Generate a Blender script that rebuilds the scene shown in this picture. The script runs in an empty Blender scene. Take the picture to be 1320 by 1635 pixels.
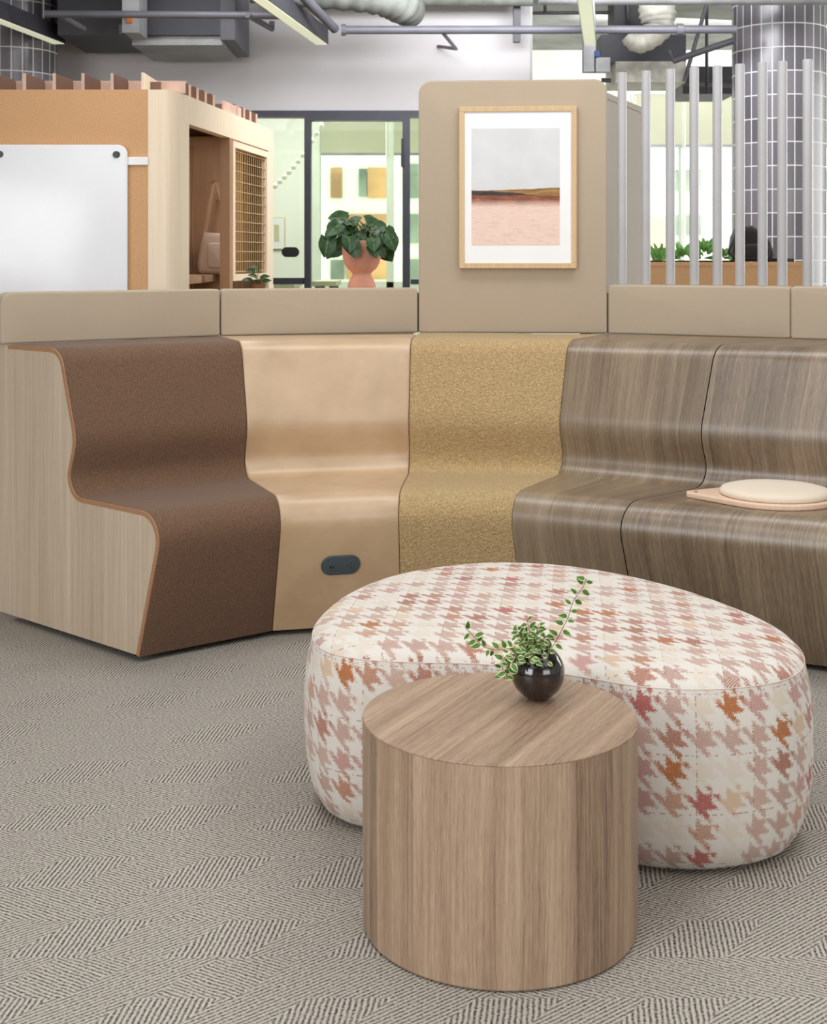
import bpy, math, random
from mathutils import Vector, Matrix
S = bpy.context.scene
COL = S.collection
PI = math.pi
random.seed(7)
F, H, HY = 2158.0, 1.35, 412.0          # focal length in pixels, eye height, horizon row


def at(x, y, Y):
    """the point that stands Y metres in front of the eye at a pixel of the 1320x1635 photo"""
    return Vector(((x - 660) / F * Y, Y, H - (y - HY) * Y / F))


# ------------------------------------------------------------------ materials
def lin(c):
    return tuple(((v / 255) / 12.92 if v <= 10 else ((v / 255 + .055) / 1.055) ** 2.4) for v in c) + (1,)


class Mat:
    def __init__(s, name):
        s.m = bpy.data.materials.new(name)
        s.m.use_nodes = True
        s.t = s.m.node_tree
        s.b = s.t.nodes['Principled BSDF']
        s.out = s.t.nodes['Material Output']

    def new(s, k, **kw):
        n = s.t.nodes.new(k)
        for a, v in kw.items():
            setattr(n, a, v)
        return n

    def link(s, v, sock):
        if isinstance(v, bpy.types.NodeSocket):
            s.t.links.new(v, sock)
        else:
            sock.default_value = v

    def set(s, **kw):
        for k, v in kw.items():
            s.link(v, s.b.inputs[k.replace('_', ' ')])
        return s

    def f(s, op, *a):
        n = s.new('ShaderNodeMath', operation=op)
        for i, v in enumerate(a):
            s.link(v, n.inputs[i])
        return n.outputs[0]

    def obj(s):
        return s.sep(s.new('ShaderNodeTexCoord').outputs['Object'])

    def uv(s):
        return s.sep(s.new('ShaderNodeTexCoord').outputs['UV'])

    def sep(s, v):
        n = s.new('ShaderNodeSeparateXYZ')
        s.link(v, n.inputs[0])
        return n.outputs[0], n.outputs[1], n.outputs[2]

    def xyz(s, x=0., y=0., z=0.):
        n = s.new('ShaderNodeCombineXYZ')
        for i, v in enumerate((x, y, z)):
            s.link(v, n.inputs[i])
        return n.outputs[0]

    def noise(s, vec, scale=1., detail=3., rough=.55, dist=0.):
        n = s.new('ShaderNodeTexNoise')
        s.link(vec, n.inputs['Vector'])
        n.inputs['Scale'].default_value = scale
        n.inputs['Detail'].default_value = detail
        n.inputs['Roughness'].default_value = rough
        n.inputs['Distortion'].default_value = dist
        return n.outputs['Fac']

    def white(s, vec):
        n = s.new('ShaderNodeTexWhiteNoise', noise_dimensions='3D')
        s.link(vec, n.inputs['Vector'])
        return n.outputs['Value']

    def ramp(s, fac, stops, mode='LINEAR'):
        n = s.new('ShaderNodeValToRGB')
        n.color_ramp.interpolation = mode
        e = n.color_ramp.elements
        while len(e) < len(stops):
            e.new(.5)
        for i, (p, c) in enumerate(stops):
            e[i].position = p
            e[i].color = lin(c) if max(c) > 1 else tuple(c) + (1,)
        s.link(fac, n.inputs[0])
        return n.outputs[0]

    def mix(s, fac, a, b, mode='MIX'):
        n = s.new('ShaderNodeMix', data_type='RGBA', blend_type=mode)
        s.link(fac, n.inputs[0])
        s.link(a if not isinstance(a, tuple) else (lin(a) if max(a[:3]) > 1 else a), n.inputs[6])
        s.link(b if not isinstance(b, tuple) else (lin(b) if max(b[:3]) > 1 else b), n.inputs[7])
        return n.outputs[2]

    def bump(s, h, strength=.3, dist=.001):
        n = s.new('ShaderNodeBump')
        n.inputs['Strength'].default_value = strength
        n.inputs['Distance'].default_value = dist
        s.link(h, n.inputs['Height'])
        s.t.links.new(n.outputs[0], s.b.inputs['Normal'])
        return s


def plain(name, c, rough=.6, metal=0., var=.06, scale=8., bump=0.):
    m = Mat(name)
    x, y, z = m.obj()
    n = m.noise(m.xyz(x, y, z), scale, 4)
    d = tuple(max(0, v * (1 - var)) for v in c)
    u = tuple(min(255, v * (1 + var)) for v in c)
    m.set(Base_Color=m.ramp(n, [(.3, d), (.7, u)]), Roughness=rough, Metallic=metal)
    if bump:
        m.bump(m.noise(m.xyz(x, y, z), scale * 20, 3), bump, .002)
    return m.m


def glow(name, c, e):
    m = Mat(name)
    m.set(Base_Color=lin(c), Emission_Color=lin(c), Emission_Strength=e, Roughness=.5)
    return m.m


def fabric(name, c, var=.1, scale=900., bump=.4, dist=.0015, rough=.95, sheen=.2, big=.04):
    m = Mat(name)
    x, y, z = m.obj()
    v = m.xyz(x, y, z)
    n = m.noise(v, scale, 2)
    b = m.noise(v, 5., 4)
    dk = tuple(k * (1 - var) for k in c)
    lt = tuple(min(255, k * (1 + var)) for k in c)
    col = m.ramp(n, [(.3, dk), (.7, lt)])
    col = m.mix(b, col, m.mix(1., col, (1 - big * 2,) * 3 + (1,), 'MULTIPLY'))
    m.set(Base_Color=col, Roughness=rough, Sheen_Weight=sheen, Sheen_Roughness=.5)
    m.bump(n, bump, dist)
    return m.m


def veneer(name, stops, coord, rough=.4, width=60., streak=320., stave=0., coat=0., bumpy=.05, wave=.0):
    """straight grained veneer; coord(m) gives (across, along) in metres"""
    m = Mat(name)
    a, l = coord(m)
    seed = 0.
    if wave:
        a = m.f('ADD', a, m.f('MULTIPLY', m.f('SUBTRACT', m.noise(m.xyz(m.f('MULTIPLY', a, 5.), m.f('MULTIPLY', l, 1.3), 3.), 1., 2), .5), wave))
    if stave:
        cell = m.f('FLOOR', m.f('DIVIDE', a, stave))
        seed = m.f('MULTIPLY', m.white(m.xyz(cell, 2., 5.)), 9.)
    n1 = m.noise(m.xyz(m.f('MULTIPLY', a, width), m.f('MULTIPLY', l, .9), seed), 1., 5, .6)
    n2 = m.noise(m.xyz(m.f('MULTIPLY', a, streak), m.f('MULTIPLY', l, 2.5), seed), 1., 3, .6)
    n3 = m.noise(m.xyz(m.f('MULTIPLY', a, 1100.), m.f('MULTIPLY', l, 30.), seed), 1., 2)
    v = m.f('ADD', m.f('ADD', m.f('MULTIPLY', n1, .38), m.f('MULTIPLY', n2, .32)), m.f('MULTIPLY', n3, .30))
    if stave:
        v = m.f('ADD', v, m.f('MULTIPLY', m.f('SUBTRACT', m.white(m.xyz(cell, 1., 8.)), .5), .1))
    m.set(Base_Color=m.ramp(v, stops), Roughness=rough)
    if coat:
        m.set(Coat_Weight=coat, Coat_Roughness=.3, Specular_IOR_Level=.75)
    m.bump(n3, bumpy, .0005)
    return m.m


UVC = lambda m: m.uv()[:2]


def axis(i, j):
    def g(m):
        o = m.obj()
        return o[i], o[j]
    return g


def around(r):
    def g(m):
        x, y, z = m.obj()
        return m.f('MULTIPLY', m.f('ARCTAN2', y, x), r), z
    return g


def diag(deg):
    c, s_ = math.cos(math.radians(deg)), math.sin(math.radians(deg))

    def g(m):
        x, y, z = m.obj()
        al = m.f('ADD', m.f('MULTIPLY', x, c), m.f('MULTIPLY', y, s_))
        ac = m.f('SUBTRACT', m.f('MULTIPLY', x, s_), m.f('MULTIPLY', y, c))
        return ac, al
    return g


WALNUT = [(.36, (88, 70, 52)), (.47, (117, 98, 77)), (.54, (135, 116, 93)), (.65, (160, 141, 116))]
TABLE = [(.37, (106, 84, 67)), (.46, (148, 122, 100)), (.54, (169, 142, 118)), (.64, (190, 165, 141))]
SIDE = [(.33, (172, 152, 129)), (.46, (194, 175, 152)), (.56, (204, 186, 164)), (.68, (216, 200, 180))]
PALE = [(.33, (228, 205, 175)), (.5, (238, 218, 192)), (.7, (245, 229, 207))]
OAK = [(.33, (184, 152, 112)), (.5, (204, 174, 134)), (.7, (218, 192, 154))]
TAN = [(.33, (150, 114, 84)), (.5, (166, 130, 98)), (.7, (178, 143, 110))]

M = {}
M['bench_wood'] = veneer('walnut veneer', WALNUT, UVC, .36, 16, 330, .17, .25, wave=.02, bumpy=.015)
M['walnut_end'] = veneer('walnut end panel', WALNUT, axis(1, 2), .45, 26, 330)
M['side_wood'] = veneer('ash grey veneer', SIDE, UVC, .5, 45, 260, .1)
M['table_side'] = veneer('walnut staves', TABLE, around(.279), .45, 24, 330, .105, wave=.03)
M['table_top'] = veneer('walnut top', TABLE, diag(62), .4, 24, 330, .14)
M['ply'] = veneer('plywood edge', [(.3, (146, 104, 72)), (.5, (170, 126, 92)), (.7, (190, 148, 112))], axis(2, 0), .5, 300, 900)
M['pale'] = veneer('pale ash', PALE, axis(0, 2), .5, 30, 220)
M['pale_y'] = veneer('pale ash side', PALE, axis(1, 2), .5, 30, 220)
M['oak'] = veneer('light oak', OAK, axis(0, 2), .5, 60, 400)
M['tan_wood'] = veneer('tan panel', TAN, axis(0, 2), .6, 30, 220)
M['fin_dark'] = veneer('brown fins', [(.3, (98, 68, 53)), (.6, (114, 82, 66)), (.7, (124, 92, 74))], axis(1, 0), .7, 30, 300)
M['fin_pink'] = plain('pinkish tan edge', (206, 174, 158), .8)
M['back'] = fabric('beige upholstery', (180, 163, 142), .04, 1400, .12, .0006, sheen=.15)
M['felt'] = fabric('brown felt', (106, 79, 60), .2, 260, .35, .001, sheen=.08, big=.06)
M['black'] = plain('black plastic', (18, 18, 19), .5)
M['dark_rubber'] = plain('black foot', (12, 12, 12), .7)


def leather():
    m = Mat('tan leather')
    x, y, z = m.obj()
    v = m.xyz(x, y, z)
    n = m.noise(v, 6., 5, .6)
    c = m.ramp(n, [(.3, (178, 147, 112)), (.5, (187, 156, 121)), (.72, (196, 166, 132))])
    m.set(Base_Color=c, Roughness=m.f('ADD', .34, m.f('MULTIPLY', m.noise(v, 14., 3), .14)), Specular_IOR_Level=1., Coat_Weight=.15, Coat_Roughness=.3, Sheen_Weight=.05)
    m.bump(m.noise(v, 500., 3), .08, .0006)
    return m.m


def boucle():
    m = Mat('mustard boucle')
    x, y, z = m.obj()
    v = m.xyz(x, y, z)
    vo = m.new('ShaderNodeTexVoronoi')
    m.link(v, vo.inputs['Vector'])
    vo.inputs['Scale'].default_value = 120.
    n = m.noise(v, 150., 3, dist=1.)
    h = m.f('ADD', m.f('MULTIPLY', m.f('SUBTRACT', 1., vo.outputs['Distance']), .6), n)
    c = m.ramp(n, [(.3, (162, 132, 88)), (.55, (190, 162, 116)), (.75, (210, 184, 140))])
    m.set(Base_Color=c, Roughness=.95, Sheen_Weight=.1)
    m.bump(h, 1., .006)
    return m.m


M['leather'] = leather()
M['boucle'] = boucle()


def houndstooth(name, per=.064):
    m = Mat(name)
    u, v, _ = m.uv()
    j1 = m.f('MULTIPLY', m.f('SUBTRACT', m.noise(m.xyz(m.f('MULTIPLY', u, 60.), m.f('MULTIPLY', v, 420.), 0.), 1., 3, .7), .5), .55)
    j2 = m.f('MULTIPLY', m.f('SUBTRACT', m.noise(m.xyz(m.f('MULTIPLY', u, 420.), m.f('MULTIPLY', v, 60.), 4.), 1., 3, .7), .5), .45)
    x = m.f('ADD', m.f('DIVIDE', u, per), j1)
    y = m.f('ADD', m.f('DIVIDE', v, per * 1.06), j2)
    fx, fy = m.f('FRACT', x), m.f('FRACT', y)
    a, b = m.f('LESS_THAN', fx, .5), m.f('LESS_THAN', fy, .5)
    both = m.f('MULTIPLY', a, b)
    xor = m.f('ABSOLUTE', m.f('SUBTRACT', a, b))
    st = m.f('LESS_THAN', m.f('FRACT', m.f('MULTIPLY', m.f('ADD', x, y), 2.)), .5)
    tooth = m.f('MAXIMUM', both, m.f('MULTIPLY', xor, st))
    cx = m.f('FLOOR', m.f('ADD', x, .25))
    cy = m.f('FLOOR', m.f('ADD', y, .25))
    r = m.white(m.xyz(cx, cy, 1.))
    cols = m.ramp(r, [(0, (212, 198, 182)), (.15, (172, 122, 104)), (.42, (162, 110, 92)), (.62, (178, 132, 108)),
                      (.74, (206, 178, 152)), (.8, (172, 98, 90)), (.9, (172, 106, 62))], 'CONSTANT')
    # woven hatch over the coloured teeth
    hs = m.f('LESS_THAN', m.f('FRACT', m.f('MULTIPLY', m.f('SUBTRACT', u, v), 190.)), .45)
    hs = m.f('MULTIPLY', hs, m.f('GREATER_THAN', m.white(m.xyz(cx, cy, 7.)), .3))
    base = m.ramp(m.noise(m.xyz(m.f('MULTIPLY', u, 700.), m.f('MULTIPLY', v, 700.), 0.), 1., 2), [(.3, (206, 197, 188)), (.7, (228, 222, 215))])
    cols = m.mix(m.f('MULTIPLY', hs, .7), cols, base)
    speck = m.noise(m.xyz(m.f('MULTIPLY', u, 160.), m.f('MULTIPLY', v, 900.), 2.), 1., 2)
    tooth = m.f('MULTIPLY', tooth, m.f('LESS_THAN', speck, .66))
    c = m.mix(tooth, base, cols)
    # thin dark woven dashes on some thread lines
    ln = m.f('LESS_THAN', m.f('ABSOLUTE', m.f('SUBTRACT', m.f('FRACT', m.f('DIVIDE', v, per * 2)), .5)), .012)
    dash = m.f('GREATER_THAN', m.noise(m.xyz(m.f('MULTIPLY', u, 90.), m.f('MULTIPLY', v, 9.), 0.), 1., 3), .52)
    ln2 = m.f('LESS_THAN', m.f('ABSOLUTE', m.f('SUBTRACT', m.f('FRACT', m.f('DIVIDE', u, per * 2)), .5)), .012)
    dash2 = m.f('GREATER_THAN', m.noise(m.xyz(m.f('MULTIPLY', u, 9.), m.f('MULTIPLY', v, 90.), 3.), 1., 3), .52)
    dots = m.f('MAXIMUM', m.f('MULTIPLY', ln, dash), m.f('MULTIPLY', ln2, dash2))
    c = m.mix(m.f('MULTIPLY', dots, .6), c, (140, 102, 84))
    m.set(Base_Color=c, Roughness=.92, Sheen_Weight=.15)
    w = m.f('ADD', m.f('SINE', m.f('MULTIPLY', u, 3400.)), m.f('SINE', m.f('MULTIPLY', v, 3400.)))
    m.bump(w, .15, .0006)
    return m.m


M['hound'] = houndstooth('houndstooth weave')


def carpet():
    m = Mat('hatched carpet')
    x, y, z = m.obj()
    wv = m.noise(m.xyz(m.f('MULTIPLY', x, 22.), m.f('MULTIPLY', y, 22.), 0.), 1., 3)
    wob = m.f('MULTIPLY', m.f('SUBTRACT', wv, .5), .008)
    X, Y = m.f('ADD', x, wob), m.f('ADD', y, wob)
    row = .145
    r = m.f('DIVIDE', Y, row)
    ri = m.f('FLOOR', r)
    odd = m.f('MODULO', m.f('ABSOLUTE', ri), 2.)
    off = m.f('MULTIPLY', m.white(m.xyz(ri, 3., 1.)), .5)
    sk = m.f('ADD', m.f('SUBTRACT', X, m.f('MULTIPLY', Y, .75)), off)
    cw = m.f('DIVIDE', sk, .155)
    ci = m.f('FLOOR', cw)
    rnd = m.white(m.xyz(ci, ri, 2.))
    alt = m.f('MODULO', m.f('ABSOLUTE', m.f('ADD', ci, 0.)), 2.)
    coarse = m.f('MULTIPLY', m.f('MULTIPLY', m.f('SUBTRACT', 1., odd), alt), m.f('GREATER_THAN', rnd, .12))
    xs = m.f('ADD', X, m.f('MULTIPLY', Y, -.12))
    s1 = m.f('SINE', m.f('MULTIPLY', xs, 2 * PI / .0104))
    d1 = m.f('MULTIPLY', m.f('ADD', m.f('MULTIPLY', X, .62), m.f('MULTIPLY', Y, -.78)), 2 * PI / .0094)
    d2 = m.f('MULTIPLY', m.f('ADD', m.f('MULTIPLY', X, .5), m.f('MULTIPLY', Y, .87)), 2 * PI / .0094)
    s2 = m.f('SINE', d1)
    s3 = m.f('SINE', d2)
    pick = m.f('MAXIMUM', m.f('MULTIPLY', odd, m.f('GREATER_THAN', rnd, .35)), m.f('GREATER_THAN', rnd, .93))
    fine = m.f('ADD', m.f('MULTIPLY', s3, pick), m.f('MULTIPLY', s2, m.f('SUBTRACT', 1., pick)))
    s = m.f('ADD', m.f('MULTIPLY', s1, coarse), m.f('MULTIPLY', fine, m.f('SUBTRACT', 1., coarse)))
    br = m.noise(m.xyz(m.f('MULTIPLY', x, 170.), m.f('MULTIPLY', y, 170.), 0.), 1., 3, .7)
    v = m.f('ADD', m.f('MULTIPLY', s, m.f('ADD', .26, m.f('MULTIPLY', coarse, .03))), m.f('MULTIPLY', m.f('SUBTRACT', br, .5), 1.7))
    v = m.f('ADD', v, .5)
    c = m.ramp(v, [(.02, (58, 52, 48)), (.25, (104, 97, 90)), (.45, (164, 157, 147)), (.85, (195, 189, 179))])
    m.set(Base_Color=c, Roughness=1., Specular_IOR_Level=.1)
    m.bump(v, .5, .003)
    return m.m


M['carpet'] = carpet()
M['cork'] = fabric('cork board', (210, 164, 120), .12, 260, .15, .0006, sheen=0, big=.05)
M['wall'] = plain('painted wall', (214, 212, 214), .8, var=.01, scale=1)
M['wall_white'] = plain('white wall', (238, 238, 232), .8, var=.01, scale=1)
M['ceiling'] = plain('grey concrete ceiling', (150, 152, 148), .9, var=.12, scale=3, bump=.5)
M['duct'] = plain('dark grey duct', (62, 62, 68), .5, .2, var=.08, scale=3)
M['galv'] = plain('silver grey duct', (150, 152, 154), .45, .4, var=.1, scale=5)
M['pipe'] = plain('grey painted pipe', (92, 92, 100), .5, var=.05)
M['flex'] = plain('flex duct', (196, 194, 184), .6, .1, var=.1, scale=14, bump=.15)
M['insul'] = plain('grey insulation', (122, 126, 120), .7, .1, var=.12, scale=10, bump=.25)
M['frame_dark'] = plain('dark grey metal frame', (58, 58, 68), .4, .3)
M['white_metal'] = plain('white post paint', (182, 181, 183), .35, var=.02)
M['white'] = plain('white plastic', (238, 238, 238), .4, var=.01)
M['board'] = plain('white board enamel', (240, 240, 243), .18, var=.005)


def blind_mat():
    m = Mat('roller blind cloth')
    x, y, z = m.obj()
    c = m.ramp(m.noise(m.xyz(x, y, z), 2., 2), [(.3, (218, 218, 198)), (.7, (228, 228, 208))])
    m.set(Base_Color=c, Roughness=.9)
    t = m.new('ShaderNodeBsdfTranslucent')
    m.link(c, t.inputs[0])
    mx = m.new('ShaderNodeMixShader')
    mx.inputs[0].default_value = .45
    m.t.links.new(m.b.outputs[0], mx.inputs[1])
    m.t.links.new(t.outputs[0], mx.inputs[2])
    m.t.links.new(mx.outputs[0], m.out.inputs[0])
    return m.m


M['blind'] = blind_mat()
M['window_frame'] = plain('white window frame', (226, 232, 220), .5, var=.02)
M['facade'] = plain('pale facade', (236, 234, 220), .9, var=.03, scale=.3)
M['facade_brick'] = plain('pinkish facade', (214, 176, 150), .9, var=.05, scale=.3)
M['facade_win'] = plain('facade windows', (130, 140, 122), .4, var=.3, scale=.5)
M['amber'] = plain('amber interior behind windows', (172, 132, 88), .7, var=.3, scale=.6)
M['acoustic'] = fabric('grey beige acoustic felt', (180, 170, 160), .05, 600, .2, .001)
M['brass'] = plain('tan wire', (206, 172, 116), .4, .3)
M['terracotta'] = plain('terracotta', (224, 160, 138), .75, var=.04, scale=10)
M['canvas'] = fabric('grey beige canvas', (190, 168, 152), .06, 900, .2, .001, sheen=.1)
M['strap'] = plain('tan strap', (168, 134, 108), .7)
M['backpack'] = fabric('black backpack cloth', (26, 23, 22), .2, 500, .4, .002)
M['pad'] = fabric('cream felt pad', (226, 210, 190), .05, 700, .25, .001)
M['paddle'] = veneer('pinkish beech', [(.3, (214, 180, 156)), (.6, (228, 198, 174)), (.7, (236, 208, 186))], axis(0, 1), .5, 60, 300)
M['outlet'] = plain('dark slate plastic', (66, 76, 82), .4, var=.03)
M['mat_white'] = plain('white paper mount', (238, 237, 238), .7, var=.005)
M['soil'] = plain('dark soil', (38, 28, 20), .95, var=.3, scale=60)
M['beige_table'] = plain('beige table top', (196, 190, 164), .6)
M['blue'] = plain('blue tag', (30, 70, 140), .5)
M['orange'] = plain('orange knob', (190, 100, 40), .5)


def glass(name, tint=(.925, .965, .9)):
    m = Mat(name)
    tr = m.new('ShaderNodeBsdfTransparent')
    tr.inputs[0].default_value = tint + (1,)
    gl = m.new('ShaderNodeBsdfGlossy')
    gl.inputs['Roughness'].default_value = .02
    fr = m.new('ShaderNodeFresnel')
    fr.inputs[0].default_value = 1.45
    mx = m.new('ShaderNodeMixShader')
    m.t.links.new(fr.outputs[0], mx.inputs[0])
    m.t.links.new(tr.outputs[0], mx.inputs[1])
    m.t.links.new(gl.outputs[0], mx.inputs[2])
    m.t.links.new(mx.outputs[0], m.out.inputs[0])
    return m.m


M['glass'] = glass('greenish partition glass')
M['glass_out'] = glass('window glass', (.93, .97, .93))


def tiles():
    m = Mat('grey stack bond tiles')
    x, y, z = m.obj()
    a = m.f('MULTIPLY', m.f('ADD', m.f('ARCTAN2', y, x), PI), 27 / (2 * PI))
    r = m.f('DIVIDE', m.f('ADD', z, .045), .153)
    fa, fz = m.f('FRACT', a), m.f('FRACT', r)
    g = m.f('MAXIMUM', m.f('LESS_THAN', fa, .09), m.f('LESS_THAN', fz, .045))
    w = m.white(m.xyz(m.f('FLOOR', a), m.f('FLOOR', r), 0.))
    t = m.ramp(w, [(0, (92, 90, 96)), (.5, (106, 103, 109)), (1, (120, 117, 123))])
    m.set(Base_Color=m.mix(g, t, (214, 212, 214)), Roughness=m.f('ADD', .25, m.f('MULTIPLY', g, .5)))
    m.bump(m.f('SUBTRACT', 1., g), .4, .003)
    return m.m


M['tiles'] = tiles()


def vase_mat():
    m = Mat('glossy black brown ceramic')
    x, y, z = m.obj()
    n = m.noise(m.xyz(x, y, z), 30., 4)
    m.set(Base_Color=m.ramp(n, [(.35, (14, 9, 9)), (.7, (36, 22, 20))]), Roughness=.14, Specular_IOR_Level=.8, Coat_Weight=.5, Coat_Roughness=.08)
    m.bump(m.noise(m.xyz(x, y, z), 40., 2), .25, .003)
    return m.m


M['vase'] = vase_mat()


def leafmat(name, c1, c2, edge=None, rough=.4):
    m = Mat(name)
    u, v, _ = m.uv()
    x, y, z = m.obj()
    c = m.ramp(m.noise(m.xyz(x, y, z), 45., 2), [(.3, c1), (.7, c2)])
    vein = m.f('LESS_THAN', m.f('ABSOLUTE', u), .07)
    c = m.mix(m.f('MULTIPLY', vein, .35), c, (150, 180, 110))
    if edge:
        rim = m.f('GREATER_THAN', m.f('ADD', m.f('ABSOLUTE', u), m.f('MULTIPLY', m.f('SUBTRACT', m.noise(m.xyz(x, y, z), 300., 2), .5), .5)), .68)
        c = m.mix(rim, c, edge)
    m.set(Base_Color=c, Roughness=rough)
    return m.m


M['leaf_dark'] = leafmat('dark green leaf', (22, 52, 22), (52, 92, 44))
M['leaf_mid'] = leafmat('mid green leaf', (50, 100, 40), (96, 150, 60))
M['leaf_var'] = leafmat('cream edged leaf', (34, 70, 24), (76, 120, 42), (206, 218, 150))
M['stem'] = plain('green stem', (96, 116, 56), .6)
M['stem_brown'] = plain('brown stem', (110, 84, 60), .6)


def art():
    m = Mat('watercolour landscape print')
    u, v, _ = m.uv()          # 0..1 across, 0..1 up
    n = lambda s, o, k: m.f('MULTIPLY', m.f('SUBTRACT', m.noise(m.xyz(m.f('MULTIPLY', u, s), o, 0.), 1., 3), .5), k)
    grain = m.noise(m.xyz(m.f('MULTIPLY', u, 6.), m.f('MULTIPLY', v, 40.), 0.), 1., 4)
    sky = m.ramp(m.noise(m.xyz(u, v, 3.), 3., 3), [(.3, (205, 206, 208)), (.7, (216, 216, 218))])
    gnd = m.ramp(grain, [(.3, (222, 188, 172)), (.55, (234, 206, 192)), (.75, (214, 172, 154))])
    red = m.ramp(grain, [(.3, (104, 50, 34)), (.6, (150, 88, 62)), (.75, (196, 144, 118))])
    dark = m.ramp(grain, [(.3, (40, 32, 36)), (.7, (78, 56, 50))])
    gold = m.ramp(grain, [(.3, (116, 82, 40)), (.7, (176, 136, 76))])
    hill2 = m.f('ADD', .47, m.f('ADD', m.f('MULTIPLY', m.f('SMOOTH_MAX', m.f('SUBTRACT', u, .3), 0., .2), .03), n(4., 2., .03)))
    hill1 = m.f('ADD', m.f('SUBTRACT', .465, m.f('MULTIPLY', m.f('POWER', u, 2.), .075)), n(5., 7., .025))
    redt = m.f('ADD', .425, n(5., 5., .02))
    gt = m.f('ADD', .345, n(5., 9., .03))
    c = m.mix(m.f('LESS_THAN', v, hill2), sky, gold)
    c = m.mix(m.f('LESS_THAN', v, hill1), c, dark)
    c = m.mix(m.f('LESS_THAN', v, redt), c, red)
    soft = m.new('ShaderNodeMapRange')
    m.link(m.f('SUBTRACT', gt, v), soft.inputs[0])
    soft.inputs[1].default_value = -.045
    soft.inputs[2].default_value = .02
    c = m.mix(soft.outputs[0], c, gnd)
    m.set(Base_Color=c, Roughness=.6)
    return m.m


M['art'] = art()


# ------------------------------------------------------------------ mesh helpers
def mesh(name, V, Fc, mat, parent=None, uv=None, loopuv=None, smooth=False, loc=None, auto=None):
    me = bpy.data.meshes.new(name)
    if loc is not None:
        L = Vector(loc)
        V = [Vector(v) - L for v in V]
    me.from_pydata([tuple(v) for v in V], [], Fc)
    if uv or loopuv:
        ul = me.uv_layers.new(name='UVMap')
        if uv:
            for lp in me.loops:
                ul.data[lp.index].uv = uv[lp.vertex_index]
        else:
            k = 0
            for f in loopuv:
                for q in f:
                    ul.data[k].uv = q
                    k += 1
    mats = mat if isinstance(mat, (list, tuple)) else [mat]
    for q in mats:
        me.materials.append(q)
    me.validate()
    me.update()
    if smooth:
        me.polygons.foreach_set('use_smooth', [True] * len(me.polygons))
        if auto:
            me.set_sharp_from_angle(angle=math.radians(auto))
    o = bpy.data.objects.new(name, me)
    COL.objects.link(o)
    if loc is not None:
        o.location = loc
    if parent:
        o.parent = parent
        o.matrix_parent_inverse = Matrix.Identity(4)
        pw = world(parent)
        o.matrix_local = pw.inverted() @ Matrix.Translation(loc if loc is not None else (0, 0, 0))
    return o


def world(o):
    m = o.matrix_basis.copy()
    while o.parent:
        o = o.parent
        m = o.matrix_basis @ m
    return m


def thing(name, label, cat, loc=(0, 0, 0), group=None):
    o = bpy.data.objects.new(name, None)
    o.empty_display_size = .1
    COL.objects.link(o)
    o.location = loc
    return tag(o, label, cat, group)


def tag(o, label, cat, group=None):
    o['label'] = label
    o['category'] = cat
    if group:
        o['group'] = group
    return o


def struct(o):
    o['kind'] = 'structure'
    return o


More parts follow.
